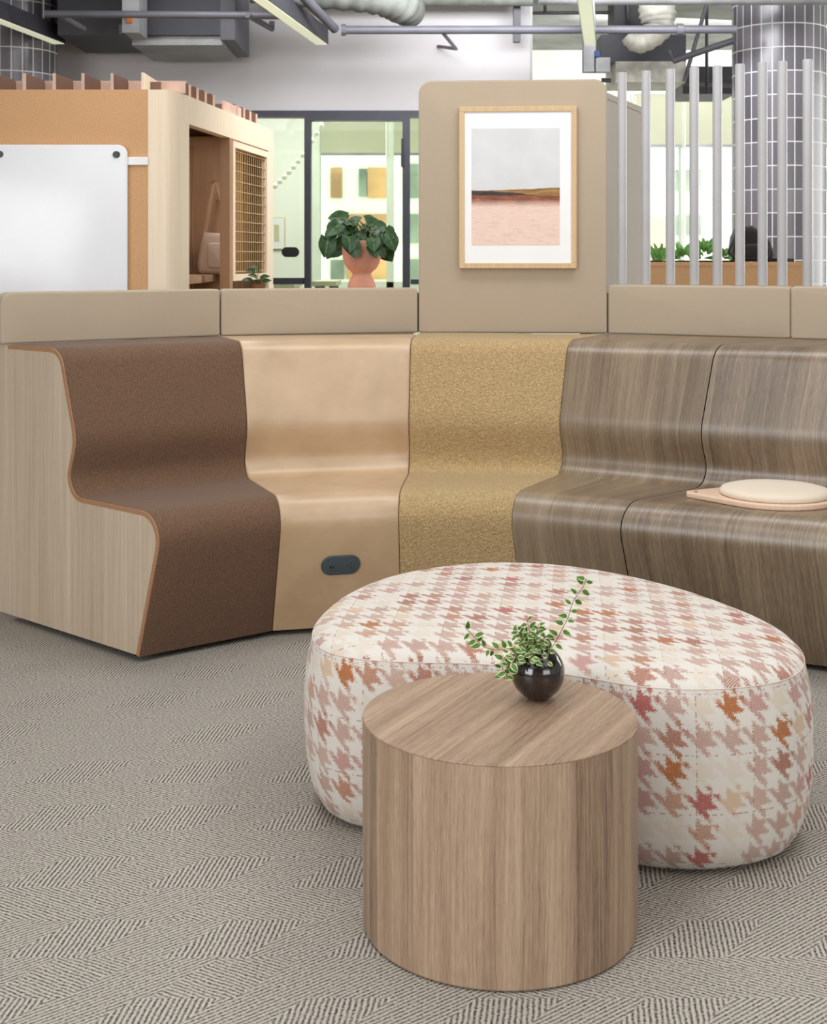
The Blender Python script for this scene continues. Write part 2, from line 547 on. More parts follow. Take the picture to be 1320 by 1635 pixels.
class MB:
    """collects shapes into one mesh"""

    def __init__(s):
        s.V, s.F, s.U = [], [], []

    def add(s, V, Fc, U=None):
        k = len(s.V)
        s.V += [Vector(v) for v in V]
        s.F += [[i + k for i in f] for f in Fc]
        s.U += list(U) if U else [(0, 0)] * len(V)
        return s

    def box(s, x0, x1, y0, y1, z0, z1, mtx=None, bev=0.):
        if bev:
            return s.bbox(x0, x1, y0, y1, z0, z1, bev, mtx)
        V = [Vector((x, y, z)) for z in (z0, z1) for y in (y0, y1) for x in (x0, x1)]
        if mtx is not None:
            V = [mtx @ v for v in V]
        return s.add(V, [(0, 2, 3, 1), (4, 5, 7, 6), (0, 1, 5, 4), (2, 6, 7, 3), (0, 4, 6, 2), (1, 3, 7, 5)])

    def bbox(s, x0, x1, y0, y1, z0, z1, b, mtx=None):
        import bmesh
        bm = bmesh.new()
        bmesh.ops.create_cube(bm, size=1)
        for v in bm.verts:
            v.co = Vector(((x0 + x1) / 2 + v.co.x * (x1 - x0), (y0 + y1) / 2 + v.co.y * (y1 - y0), (z0 + z1) / 2 + v.co.z * (z1 - z0)))
        bmesh.ops.bevel(bm, geom=bm.edges[:], offset=b, segments=2, affect='EDGES', profile=.5)
        V = [v.co.copy() for v in bm.verts]
        if mtx is not None:
            V = [mtx @ v for v in V]
        bm.verts.index_update()
        s.add(V, [[v.index for v in f.verts] for f in bm.faces])
        bm.free()
        return s

    def tube(s, pts, r, n=10, cap=True):
        pts = [Vector(p) for p in pts]
        rs = r if isinstance(r, (list, tuple)) else [r] * len(pts)
        V, Fc = [], []
        up = None
        for i, p in enumerate(pts):
            d = (pts[min(i + 1, len(pts) - 1)] - pts[max(i - 1, 0)]).normalized()
            if up is None:
                up = Vector((0, 0, 1)) if abs(d.z) < .9 else Vector((1, 0, 0))
            a = d.cross(up)
            a.normalize()
            b = a.cross(d).normalized()
            up = b
            for k in range(n):
                t = 2 * PI * k / n
                V.append(p + (a * math.cos(t) + b * math.sin(t)) * rs[i])
        for i in range(len(pts) - 1):
            for k in range(n):
                q = (k + 1) % n
                Fc.append((i * n + k, i * n + q, (i + 1) * n + q, (i + 1) * n + k))
        if cap:
            Fc.append(tuple(range(n))[::-1])
            Fc.append(tuple((len(pts) - 1) * n + k for k in range(n)))
        return s.add(V, Fc)

    def lathe(s, prof, n=32, c=(0, 0, 0), cap0=True, cap1=True):
        V, Fc = [], []
        for (r, z) in prof:
            for k in range(n):
                t = 2 * PI * k / n
                V.append(Vector((c[0] + r * math.cos(t), c[1] + r * math.sin(t), c[2] + z)))
        for i in range(len(prof) - 1):
            for k in range(n):
                q = (k + 1) % n
                Fc.append((i * n + k, i * n + q, (i + 1) * n + q, (i + 1) * n + k))
        if cap0:
            Fc.append(tuple(range(n))[::-1])
        if cap1:
            Fc.append(tuple((len(prof) - 1) * n + k for k in range(n)))
        return s.add(V, Fc)

    def slab(s, o, ux, uz, un, outline, thick, er=0., uvs=1., seg=3):
        """outline (a,b) in the plane o + a*ux + b*uz; front face towards un, body behind it; rounded front and back edges"""
        o, ux, uz, un = Vector(o), Vector(ux).normalized(), Vector(uz).normalized(), Vector(un).normalized()
        n = len(outline)
        P2 = [Vector(p) for p in outline]
        N2 = []
        for i in range(n):
            e1 = (P2[i] - P2[i - 1]).normalized()
            e2 = (P2[(i + 1) % n] - P2[i]).normalized()
            n1, n2 = Vector((e1.y, -e1.x)), Vector((e2.y, -e2.x))
            m_ = (n1 + n2)
            m_ = m_ / max(.3, (1 + n1.dot(n2)))
            N2.append(m_)
        rings = []
        if er:
            for k in range(seg + 1):
                t = PI / 2 * k / seg
                rings.append((er * (1 - math.sin(t)), er * (1 - math.cos(t))))
            rings += [(i_, thick - d_) for i_, d_ in reversed(rings)]
        else:
            rings = [(0, 0), (0, thick)]
        V, U = [], []
        for ins, dep in rings:
            for i in range(n):
                p = P2[i] - N2[i] * ins
                V.append(o + ux * p.x + uz * p.y - un * dep)
                U.append((p.x * uvs, p.y * uvs))
        Fc = []
        flip = ux.cross(uz).dot(un) < 0
        for r in range(len(rings) - 1):
            for i in range(n):
                j = (i + 1) % n
                f = (r * n + i, (r + 1) * n + i, (r + 1) * n + j, r * n + j)
                Fc.append(f if not flip else f[::-1])
        a = tuple(range(n))
        b = tuple((len(rings) - 1) * n + i for i in range(n))[::-1]
        Fc.append(a if not flip else a[::-1])
        Fc.append(b if not flip else b[::-1])
        return s.add(V, Fc, U)

    def build(s, name, mat, parent=None, smooth=False, auto=None, loc=None, uv=False):
        return mesh(name, s.V, s.F, mat, parent, uv=s.U if uv else None, smooth=smooth, auto=auto, loc=loc)


def rrect(x0, x1, y0, y1, r, n=6):
    """rounded rectangle, counter-clockwise; r = one radius or four (bl, br, tr, tl)"""
    rs = r if isinstance(r, (list, tuple)) else [r] * 4
    out = []
    for (cx, cy, a0), q in zip(((x0, y0, PI), (x1, y0, -PI / 2), (x1, y1, 0), (x0, y1, PI / 2)), rs):
        if q < 1e-6:
            out.append((cx, cy))
            continue
        c = (cx + (q if cx == x0 else -q), cy + (q if cy == y0 else -q))
        for k in range(n + 1):
            t = a0 + PI / 2 * k / n
            out.append((c[0] + q * math.cos(t), c[1] + q * math.sin(t)))
    return out


def fillet(pts, n=8):
    """pts: (a, b, radius); returns smooth polyline"""
    out = [Vector(pts[0][:2])]
    for i in range(1, len(pts) - 1):
        p0, p, p1 = Vector(pts[i - 1][:2]), Vector(pts[i][:2]), Vector(pts[i + 1][:2])
        r = pts[i][2]
        d0, d1 = (p0 - p).normalized(), (p1 - p).normalized()
        ang = d0.angle(d1)
        L = r / math.tan(ang / 2)
        L = min(L, (p0 - p).length * .48, (p1 - p).length * .48)
        r = L * math.tan(ang / 2)
        c = p + (d0 + d1).normalized() * (r / math.sin(ang / 2))
        a, b = p + d0 * L, p + d1 * L
        va, vb = a - c, b - c
        tot = va.angle(vb)
        sg = 1 if va.x * vb.y - va.y * vb.x > 0 else -1
        for k in range(n + 1):
            t = sg * tot * k / n
            out.append(c + Vector((va.x * math.cos(t) - va.y * math.sin(t), va.x * math.sin(t) + va.y * math.cos(t))))
    out.append(Vector(pts[-1][:2]))
    return out


# ------------------------------------------------------------------ the stepped bench, wedge by wedge
ZT = 1.028                                  # height of the upper step
dirW = Vector((math.cos(math.radians(-28)), math.sin(math.radians(-28))))
Pf = [Vector(p) for p in ((-.913, 4.499), (-.502, 4.815), (-.045, 4.93), (.40, 4.91), (.785, 4.69))]
Qb = [Vector(p) for p in ((-1.512, 5.044), (-.795, 5.577), (.0205, 5.815), (.8245, 5.748), (1.497, 5.374))]
Pf.append(Pf[4] + dirW * 1.3)
Qb.append(Qb[4] + dirW * 1.3)


def profile(L):
    """front-to-back outline of the moulded seat: (distance behind the toe line, height)"""
    pts = [(0, .022, 0), (-.140, .512, .095), (.43, .512, .085), (.362, .703, .16), (.462, ZT, .085), (L, ZT, 0)]
    fl = fillet(pts, 9)
    out = [fl[0]]
    for a, b in zip(fl[:-1], fl[1:]):       # keep long runs subdivided
        k = max(1, int((b - a).length / .05))
        for i in range(1, k + 1):
            out.append(a.lerp(b, i / k))
    return out


def inward(pl, d):
    """profile moved d into the bench (away from the sitter)"""
    out = []
    for i, p in enumerate(pl):
        e = (pl[min(i + 1, len(pl) - 1)] - pl[max(i - 1, 0)]).normalized()
        out.append(p + Vector((e.y, -e.x)) * d)
    return out


def seam_pts(k, d=0.):
    A, B = Pf[k], Qb[k]
    L = (B - A).length
    u = (B - A) / L
    pr = inward(profile(L), d) if d else profile(L)
    return [Vector((A.x + u.x * p.x, A.y + u.y * p.x, p.y)) for p in pr]


def sweep(name, k, d0, d1, mat, parent, e0, e1, soft=0., endmat=None):
    """a layer of the module between seams k and k+1, from depth d0 to d1 under the surface"""
    mid = (Pf[k + 1] - Pf[k]).length
    cols = [e0, e0 + .004, e0 + .012] + [e0 + .012 + (1 - e0 - e1 - .024) * j / 6 for j in range(1, 6)] + [1 - e1 - .012, 1 - e1 - .004, 1 - e1]
    drop = [soft, soft * .3, 0] + [0] * 5 + [0, soft * .3, soft]
    V, U, Fc = [], [], []
    n = None
    for sfrac, dr in zip(cols, drop):
        a, b = seam_pts(k, d0 + dr), seam_pts(k + 1, d0 + dr)
        n = len(a)
        arc = 0
        for i in range(n):
            p = a[i].lerp(b[i], sfrac)
            if i:
                arc += (p - V[-1]).length
            V.append(p)
            U.append((sfrac * .66 + k * 3.1, arc))
    nc = len(cols)
    for c in range(nc - 1):
        for i in range(n - 1):
            Fc.append((c * n + i, (c + 1) * n + i, (c + 1) * n + i + 1, c * n + i + 1))
    base = len(V)
    for sfrac in (e0, 1 - e1):
        a, b = seam_pts(k, d1), seam_pts(k + 1, d1)
        for i in range(n):
            V.append(a[i].lerp(b[i], sfrac))
            U.append((sfrac * .66 + k * 3.1, i * .03))
    nf = len(Fc)
    for i in range(n - 1):
        Fc.append((i, i + 1, base + i + 1, base + i))
        q = (nc - 1) * n
        Fc.append((q + i + 1, q + i, base + n + i, base + n + i + 1))
        Fc.append((base + i, base + i + 1, base + n + i + 1, base + n + i))
    Fc.append((0, base, base + n) + tuple(c * n for c in range(nc - 1, 0, -1)))
    Fc.append((n - 1,) + tuple(c * n + n - 1 for c in range(1, nc)) + (base + 2 * n - 1, base + n - 1))
    mats = [mat] if not endmat else [mat, endmat]
    o = mesh(name, V, Fc, mats, parent, uv=U, smooth=True, auto=40)
    if endmat:
        for i, p in enumerate(o.data.polygons):
            if i >= nf:
                p.material_index = 1
    return o


def carcass(k, parent, mat, d=.0125, e=.004, name='carcass'):
    V, Fc, U = [], [], []
    for sfrac in (e, 1 - e):
        a, b = seam_pts(k, d), seam_pts(k + 1, d)
        n = len(a)
        pts = [a[i].lerp(b[i], sfrac) for i in range(n)]
        back = pts[-1].copy()
        back.z = .022
        pts.append(back)
        V += pts
    m_ = n + 1
    Fc.append(tuple(range(m_)))
    Fc.append(tuple(range(m_, 2 * m_))[::-1])
    for i in range(m_):
        j = (i + 1) % m_
        Fc.append((i, m_ + i, m_ + j, j))
    return mesh(name, V, Fc, mat, parent, smooth=False)


def panel(k, z1, r, parent, mat, name='back_panel', q0=None, q1=None, z0=ZT):
    a, b = q0 or Qb[k], q1 or Qb[k + 1]
    ux = Vector(((b - a).x, (b - a).y, 0)).normalized()
    un = Vector((ux.y, -ux.x, 0))
    L = (b - a).length
    mb = MB()
    mb.slab(Vector((a.x, a.y, 0)), ux, (0, 0, 1), un, rrect(.0012, L - .0012, z0, z1, r), .085, .0095, seg=4)
    return mb.build(name, mat, parent, smooth=True, auto=50)


def feet(k, parent):
    for s_ in (.12, .88):
        for t in (.12, .8):
            p = (Pf[k].lerp(Qb[k], t)).lerp(Pf[k + 1].lerp(Qb[k + 1], t), s_)
            MB().lathe([(.022, 0), (.024, .004), (.018, .022)], 16, (p.x, p.y, 0)).build('foot', M['dark_rubber'], parent, smooth=True, auto=40)


def module(k, label, surf, group=None, ztop=1.222, r=(.011, .011, .02, .02), wood=False):
    c = (Pf[k] + Pf[k + 1] + Qb[k] + Qb[k + 1]) / 4
    t = thing('bench_module', label, 'bench', (c.x, c.y, 0), group)
    e = .0022
    if wood:
        sweep('seat_shell', k, 0., .012, surf, t, e, e, 0., M['black'])
    else:
        sh = sweep('seat_shell', k, .005, .0125, M['ply'], t, .001, e)
        up = sweep('upholstery', k, 0., .0045, surf, t, e, e, .0035)
        up['label'] = {1: 'pale tan leather cover', 2: 'mustard looped wool cover', 0: 'brown felt cover'}[k]
    carcass(k, t, M['black'] if k < 4 else M['walnut_end'])
    feet(k, t)
    if k == 2:
        pn = panel(k, 2.113, (.011, .011, .055, .055), t, M['back'], 'tall_back_panel')
    else:
        q0 = Qb[0] - (Qb[1] - Qb[0]).normalized() * .03 if k == 0 else None
        pn = panel(k, ztop, r, t, M['back'], q0=q0)
    if k < 4:                                # wedge that closes the joint behind the fabric edges
        q, da, db = Qb[k + 1], (Qb[k + 1] - Qb[k]).normalized(), (Qb[k + 2] - Qb[k + 1]).normalized()
        na, nb = Vector((-da.y, da.x)), Vector((-db.y, db.x))
        if (nb - na).length > .05:
            pa, pb, pc = q + na * .012, q + na * .075, q + nb * .075
            pc = pb.lerp(pc, .9)
            V = [(p.x, p.y, z) for z in (ZT + .002, 1.2) for p in (pa, pb, pc)]
            mesh('joint_wedge', V, [(0, 1, 2), (5, 4, 3), (0, 3, 4, 1), (1, 4, 5, 2), (2, 5, 3, 0)], M['back'], t)
    return t


b0 = module(0, 'brown felt stepped bench module at the left end with a wood side panel', M['felt'], ztop=1.222, r=(.011, .011, .012, .05))
b1 = module(1, 'tan leather stepped bench module with a black power outlet in its front', M['leather'])
b2 = module(2, 'mustard boucle stepped bench module under the tall beige panel with the picture', M['boucle'])
b3 = module(3, 'narrow walnut veneer stepped bench wedge right of the mustard module', M['bench_wood'], wood=True, ztop=1.237)
b4 = module(4, 'walnut veneer stepped bench at the right edge carrying the round seat pad', M['bench_wood'], wood=True, ztop=1.238)

# veneered end panel of the left module
inn = seam_pts(0, .016)
u0 = (Qb[0] - Pf[0]).normalized()
side_n = Vector((u0.y, -u0.x, 0))
if side_n.x > 0:
    side_n = -side_n
side_n = Vector((-abs(u0.y), -abs(u0.x), 0)).normalized()
out2 = [((p.x - Pf[0].x) * u0.x + (p.y - Pf[0].y) * u0.y, p.z) for p in inn]
Lq = (Qb[0] - Pf[0]).length
out2 = out2[:-1] + [(Lq - .002, ZT - .016), (Lq - .001, ZT - .0006), (Lq + .08, ZT - .0006), (Lq + .08, .022)]
V, U = [], []
for dd in (.001, -.012):
    for a, z in out2:
        V.append(Vector((Pf[0].x + u0.x * a, Pf[0].y + u0.y * a, z)) + side_n * dd)
        U.append((a, z))
n_ = len(out2)
Fc = [tuple(range(n_)), tuple(range(n_, 2 * n_))[::-1]] + [(i, n_ + i, n_ + (i + 1) % n_, (i + 1) % n_) for i in range(n_)]
sp = mesh('side_panel', V, Fc, M['side_wood'], b0, uv=U)
sp['label'] = 'grey ash veneer side panel'
# plywood edge seen at the end of the shell
inn5 = seam_pts(0, 0.0)
V, Fc = [], []
for pts, dd in ((seam_pts(0, .001), .0015), (seam_pts(0, .0165), .0015), (seam_pts(0, .0165), -.002), (seam_pts(0, .001), -.002)):
    V += [p + side_n * dd for p in pts]
n_ = len(inn5)
for q in range(4):
    for i in range(n_ - 1):
        a, b = q * n_, ((q + 1) % 4) * n_
        Fc.append((a + i, a + i + 1, b + i + 1, b + i))
eb = mesh('edge_band', V, Fc, M['ply'], b0)
eb['label'] = 'orange brown plywood edge'


def on_front(k, px, z):
    """point on the sloping front of module k, its across and up directions"""
    t = -.138 * (z - .022) / .49
    ua, ub = (Qb[k] - Pf[k]).normalized(), (Qb[k + 1] - Pf[k + 1]).normalized()
    a, b = Pf[k] + ua * t, Pf[k + 1] + ub * t
    lo, hi = 0., 1.
    for _ in range(40):
        s_ = (lo + hi) / 2
        p = a.lerp(b, s_)
        if 660 + F * p.x / p.y < px:
            lo = s_
        else:
            hi = s_
    ux = Vector(((b - a).x, (b - a).y, 0)).normalized()
    nrm2 = Vector((ux.y, -ux.x, 0))
    up = (Vector((0, 0, .49)) + nrm2 * .138).normalized()
    return Vector((p.x, p.y, z)), ux, up, ux.cross(up).normalized()


o_, ux, up, un = on_front(1, 543.5, .259)
if un.y > 0:
    un = -un
o1 = o_ + un * .007
ol = MB().slab(o1, ux, up, un, rrect(-.071, .071, -.037, .037, .0368, 10), .009, .003).build('power_outlet', M['outlet'], b1, smooth=True, auto=40)
ol['label'] = 'dark slate oval power outlet'
for cx in (-.029, .031):
    MB().slab(o1 + un * .0010, ux, up, un, rrect(cx - .020, cx + .020, -.020, .020, .0199, 8), .0016, .0006).build('socket', M['outlet'], ol, smooth=True, auto=40)
pins = [(-.036, -.004, .006, .011), (-.026, -.003, .003, .009), (.024, -.002, .005, .005), (.036, .006, .007, .003), (.036, -.006, .005, .003)]
for x, y, w, h in pins:
    mb = MB()
    mb.slab(o1 + un * .0014, ux, up, un, rrect(x - w / 2, x + w / 2, y - h / 2, y + h / 2, .001, 3), .0008)
    mb.build('socket_slot', M['black'], ol)

# ------------------------------------------------------------------ posts standing on the right back panels
sc = thing('slat_screen', 'row of pale grey round posts rising from the right back panels', 'screen', (1.2, 5.6, 1.237))
dirB = (Qb[4] - Qb[3]).normalized()
for px in (993, 1031, 1070, 1108, 1145, 1181, 1217, 1248.5, 1289):
    u = (px - 660) / F
    base, dd = (Qb[3], dirB) if px < 1255 else (Qb[4], dirW)
    nb = Vector((-dd.y, dd.x)) * .04
    b_ = base + nb
    k = (u * b_.y - b_.x) / (dd.x - u * dd.y)
    p = b_ + dd * k
    MB().lathe([(.019, 0), (.0195, .002), (.0195, .9), (.018, .9015), (.0165, .902)], 24, (p.x, p.y, 1.2385)).build('post', M['white_metal'], sc, smooth=True, auto=40)

# ------------------------------------------------------------------ framed print on the tall panel
dT = (Qb[3] - Qb[2]).normalized()
uxT = Vector((dT.x, dT.y, 0))
unT = Vector((dT.y, -dT.x, 0))


def on_tall(px, off):
    u = (px - 660) / F
    b_ = Vector((Qb[2].x, Qb[2].y)) + Vector((unT.x, unT.y)) * off
    k = (u * b_.y - b_.x) / (dT.x - u * dT.y)
    return k, b_ + dT * k


off = .028
kL, pL = on_tall(733, off)
kR, pR = on_tall(920.5, off)
zt, zb = H + (412 - 169.5) * (pL.y + pR.y) / 2 / F, H + (412 - 428.5) * (pL.y + pR.y) / 2 / F
O = Vector((Qb[2].x, Qb[2].y, 0)) + unT * off
pic = thing('framed_picture', 'oak framed landscape print hanging on the tall beige panel', 'picture', tuple(O + uxT * (kL + kR) / 2 + Vector((0, 0, (zt + zb) / 2))))
fw = .0225
for (a0, a1, c0, c1) in ((kL, kR, zt - fw, zt), (kL, kR, zb, zb + fw), (kL, kL + fw, zb + fw, zt - fw), (kR - fw, kR, zb + fw, zt - fw)):
    MB().slab(O, uxT, (0, 0, 1), unT, rrect(a0, a1, c0, c1, 0), .026, .0015, seg=2).build('frame_rail', M['oak'], pic)
MB().slab(O - unT * .006, uxT, (0, 0, 1), unT, rrect(kL + fw - .003, kR - fw + .003, zb + fw - .003, zt - fw + .003, 0), .004).build('mount', M['mat_white'], pic)
Yp = (pL.y + pR.y) / 2
a0, a1 = on_tall(752.5, off)[0], on_tall(893.5, off)[0]
c1, c0 = H + (412 - 204.5) * Yp / F, H + (412 - 391.5) * Yp / F
V = [O - unT * .0052 + uxT * a + Vector((0, 0, c)) for a, c in ((a0, c0), (a1, c0), (a1, c1), (a0, c1))]
V += [v - unT * .001 for v in V]
mesh('print', V, [(0, 1, 2, 3), (7, 6, 5, 4), (0, 4, 5, 1), (1, 5, 6, 2), (2, 6, 7, 3), (3, 7, 4, 0)], M['art'], pic, uv=[(0, 0), (1, 0), (1, 1), (0, 1)] * 2)

# ------------------------------------------------------------------ round table
TC = Vector((.1753, 2.7595))
tb = thing('side_table', 'round drum side table in walnut veneer holding the black vase', 'table', (TC.x, TC.y, 0))
R_ = .279
TH = .4186
MB().lathe([(R_ - .002, .003), (R_, .006), (R_, TH - .0035)], 128, (TC.x, TC.y, 0), True, True).build('drum', M['table_side'], tb, smooth=True, auto=30, loc=(TC.x, TC.y, 0))
MB().lathe([(R_ - .0002, TH - .0033), (R_, TH - .0015), (R_ - .0015, TH)], 128, (TC.x, TC.y, 0)).build('table_top', M['table_top'], tb, smooth=True, auto=30, loc=(TC.x, TC.y, 0))
MB().lathe([(R_ - .03, 0), (R_ - .03, .004)], 64, (TC.x, TC.y, 0)).build('base_ring', M['dark_rubber'], tb)

# ------------------------------------------------------------------ kidney ottoman
ctl = [(.60, 2.905), (.70, 2.915), (.82, 2.965), (.895, 3.06), (.935, 3.2), (.925, 3.38), (.86, 3.56), (.76, 3.75), (.61, 3.93), (.42, 4.05), (.2, 4.07),
       (.0, 3.98), (-.14, 3.83), (-.225, 3.64), (-.265, 3.43), (-.255, 3.27), (-.20, 3.17), (-.11, 3.12), (.0, 3.10), (.1, 3.095), (.19, 3.08), (.29, 3.04), (.39, 2.98), (.49, 2.925)]


def closed_spline(c, per):
    out = []
    n = len(c)
    for i in range(n):
        p0, p1, p2, p3 = (Vector(c[(i + j) % n]) for j in (-1, 0, 1, 2))
        for k in range(per):
            t = k / per
            out.append(.5 * ((2 * p1) + (p2 - p0) * t + (2 * p0 - 5 * p1 + 4 * p2 - p3) * t * t + (3 * p1 - p0 - 3 * p2 + p3) * t ** 3))
    return out


ctl = ctl[10:] + ctl[:10]          # start behind
ol2 = closed_spline(ctl, 6)
for _ in range(6):
    ol2 = [(ol2[i - 1] + ol2[i] * 2 + ol2[(i + 1) % len(ol2)]) / 4 for i in range(len(ol2))]
NO = len(ol2)
nrm = []
for i in range(NO):
    e = (ol2[(i + 1) % NO] - ol2[i - 1]).normalized()
    nrm.append(Vector((e.y, -e.x)))
rows = [(-.085, .004), (-.06, .008), (-.035, .025), (-.016, .055), (-.004, .095), (.004, .15), (.007, .21), (.007, .27), (.003, .33), (-.004, .375), (-.011, .405)]
SEAM = (-.0145, .418)
arc = [0]
for i in range(NO):
    arc.append(arc[-1] + (ol2[(i + 1) % NO] - ol2[i]).length)
ot = thing('ottoman', 'kidney shaped ottoman in cream and pink houndstooth behind the side table', 'ottoman', (.34, 3.5, 0))
V, Fc, LU = [], [], []
allrows = rows + [SEAM]
for ins, z in allrows:
    for i in range(NO):
        p = ol2[i] + nrm[i] * ins
        V.append((p.x, p.y, z))
vs = [0]
for a, b in zip(allrows[:-1], allrows[1:]):
    vs.append(vs[-1] + math.hypot(b[0] - a[0], b[1] - a[1]))
for r in range(len(allrows) - 1):
    for i in range(NO):
        j = (i + 1) % NO
        Fc.append((r * NO + i, r * NO + j, (r + 1) * NO + j, (r + 1) * NO + i))
        LU.append([(arc[i], vs[r]), (arc[i + 1], vs[r]), (arc[i + 1], vs[r + 1]), (arc[i], vs[r + 1])])
Fc.append(tuple(range(NO))[::-1])
LU.append([(0, 0)] * NO)
mesh('side_cover', V, Fc, M['hound'], ot, loopuv=LU, smooth=True)
V, Fc, U = [], [], []
cen = Vector((.34, 3.52))
tops = [(SEAM[0], .418), (-.018, .424), (-.028, .433), (-.045, .442), (-.07, .449)]
for ins, z in tops:
    for i in range(NO):
        p = ol2[i] + nrm[i] * ins
        V.append((p.x, p.y, z))
for sf in (.82, .66, .48, .3, .14):
    for i in range(NO):
        p = cen.lerp(ol2[i] + nrm[i] * -.07, sf)
        V.append((p.x, p.y, .449 + .016 * (1 - sf ** 2)))
V.append((cen.x, cen.y, .4653))
ca, sa = math.cos(.12), math.sin(.12)
U = [(v[0] * ca - v[1] * sa, v[0] * sa + v[1] * ca) for v in V]
nr = len(tops) + 5
for r in range(nr - 1):
    for i in range(NO):
        j = (i + 1) % NO
        Fc.append((r * NO + i, r * NO + j, (r + 1) * NO + j, (r + 1) * NO + i))
for i in range(NO):
    Fc.append(((nr - 1) * NO + i, (nr - 1) * NO + (i + 1) % NO, nr * NO))
mesh('top_cover', V, Fc, M['hound'], ot, uv=U, smooth=True)
M['piping'] = fabric('cream piping', (226, 208, 194), .05, 700, .2, .001)
V, Fc = [], []
pr = .0011
for i in range(NO):
    c = ol2[i] + nrm[i] * (SEAM[0] + .0008)
    for q in range(6):
        t = 2 * PI * q / 6
        V.append((c.x + nrm[i].x * math.cos(t) * pr, c.y + nrm[i].y * math.cos(t) * pr, .418 + math.sin(t) * pr))
for i in range(NO):
    j = (i + 1) % NO
    for q in range(6):
        w = (q + 1) % 6
        Fc.append((i * 6 + q, j * 6 + q, j * 6 + w, i * 6 + w))
mesh('piping', V, Fc, M['piping'], ot, smooth=True)

# ------------------------------------------------------------------ vase and trailing sprigs
VC = Vector((.262, 2.853, TH))
R = .0572
prof = [(.012, .0), (.018, .0008), (.024, .004)]
for k in range(1, 15):
    a = -PI / 2 + .45 + (PI - .45 - .47) * k / 14
    prof.append((R * math.cos(a), R + .001 + R * math.sin(a) * 1.0))
rt = prof[-1][0]
zt_ = prof[-1][1]
prof += [(rt - .001, zt_ + .0015), (rt - .003, zt_ + .0005), (rt - .004, zt_ - .004), (rt + .006, zt_ - .015), (.03, .03), (.0, .012)]
vz = tag(MB().lathe(prof, 48, (0, 0, 0), True, False).build('vase', M['vase'], None, smooth=True, auto=60), 'small round glossy black vase standing on the side table', 'vase')
vz.location = tuple(VC)


def leaf(mb, p, d, up, L, W, curl=.25, cup=.15, heart=0.):
    """leaf from p along d, face towards up; u runs -1..1 across"""
    d = Vector(d).normalized()
    sx = d.cross(Vector(up))
    if sx.length < 1e-4:
        sx = d.cross(Vector((.3, .5, .8)))
    sx.normalize()
    n = sx.cross(d).normalized()
    V, U, Fc = [], [], []
    sec = [(0, .0), (.05, .45 + .4 * heart), (.18, .85 + .1 * heart), (.38, 1.), (.6, .86), (.8, .5), (.93, .2), (1., .0)]
    for t, w in sec:
        back = -heart * .16 * L if t == .05 else 0
        c = Vector(p) + d * (L * t) - n * (curl * L * t * t)
        for q in (-1, -.5, 0, .5, 1):
            V.append(c + sx * (q * w * W / 2) + n * (abs(q) * cup * W * w) + d * (back * abs(q)))
            U.append((q if 0 < t < .999 else q * .99, t))
    for i in range(len(sec) - 1):
        for k in range(4):
            a = i * 5 + k
            Fc.append((a, a + 1, a + 6, a + 5))
    mb.add(V, Fc, U)


sp_ = thing('trailing_sprigs', 'cream edged green ivy sprigs standing in the black vase', 'plant', (VC.x, VC.y, VC.z + .09))
lv, st = MB(), MB()
rnd = random.Random(11)
YV = VC.y


def sprig(pix, leaves, ln=.0185):
    pts = [at(x, y, YV + dy) for x, y, dy in pix]
    sm = []
    for i in range(len(pts) - 1):
        p0, p1, p2, p3 = pts[max(i - 1, 0)], pts[i], pts[i + 1], pts[min(i + 2, len(pts) - 1)]
        for k in range(4):
            t = k / 4
            sm.append(.5 * ((2 * p1) + (p2 - p0) * t + (2 * p0 - 5 * p1 + 4 * p2 - p3) * t * t + (3 * p1 - p0 - 3 * p2 + p3) * t ** 3))
    sm.append(pts[-1])
    st.tube(sm, .0008, 5)
    for k in range(leaves):
        t = (k + .6) / leaves
        i = min(int(t * (len(sm) - 1)), len(sm) - 2)
        p = sm[i].lerp(sm[i + 1], t * (len(sm) - 1) - i)
        d = (sm[i + 1] - sm[i]).normalized()
        side = Vector((1, 0, 0)) if k % 2 else Vector((-1, 0, 0))
        side = (side - d * side.dot(d) + Vector((rnd.uniform(-.2, .2), rnd.uniform(-.6, .3), rnd.uniform(-.3, .4)))).normalized()
        dd = (side + d * rnd.uniform(.1, .6)).normalized()
        s_ = ln * rnd.uniform(.75, 1.15)
        q = p + dd * .003
        leaf(lv, q, dd, Vector((rnd.uniform(-.5, .5), -1, rnd.uniform(.1, .8))), s_, s_ * .72, rnd.uniform(0, .35), .1)


sprig([(862, 1048, 0), (880, 1035, 0), (897, 1005, 0), (907, 985, 0), (915, 960, 0), (930, 938, 0), (936, 924, 0)], 17)
sprig([(850, 1045, 0), (835, 1035, -.01), (810, 1036, -.015), (785, 1037, -.02), (768, 1030, -.02), (758, 1018, -.02), (744, 1004, -.02)], 16)
sprig([(845, 1045, 0), (822, 1040, -.03), (806, 1050, -.04), (802, 1068, -.045), (806, 1084, -.045)], 12)
sprig([(850, 1046, 0), (828, 1052, -.05), (812, 1062, -.06), (808, 1080, -.06)], 10)
for k in range(20):
    x1 = 842 + rnd.gauss(0, 20)
    y1 = 1015 + rnd.gauss(0, 12)
    dy = rnd.uniform(-.045, .04)
    sprig([(853 + rnd.uniform(-10, 10), 1050, dy * .2), ((853 + x1) / 2, (1046 + y1) / 2, dy * .7), (x1, y1, dy)], 8, .0155)
for k in range(7):
    x1 = 845 + rnd.uniform(-28, 30)
    sprig([(855, 1045, 0), (x1, 1035, -.03), (x1 + rnd.uniform(-8, 8), 1052 + rnd.uniform(0, 8), -.062)], 6, .015)
lv.build('foliage', M['leaf_var'], sp_, uv=True, smooth=True)
st.build('stems', M['stem_brown'], sp_, smooth=True)

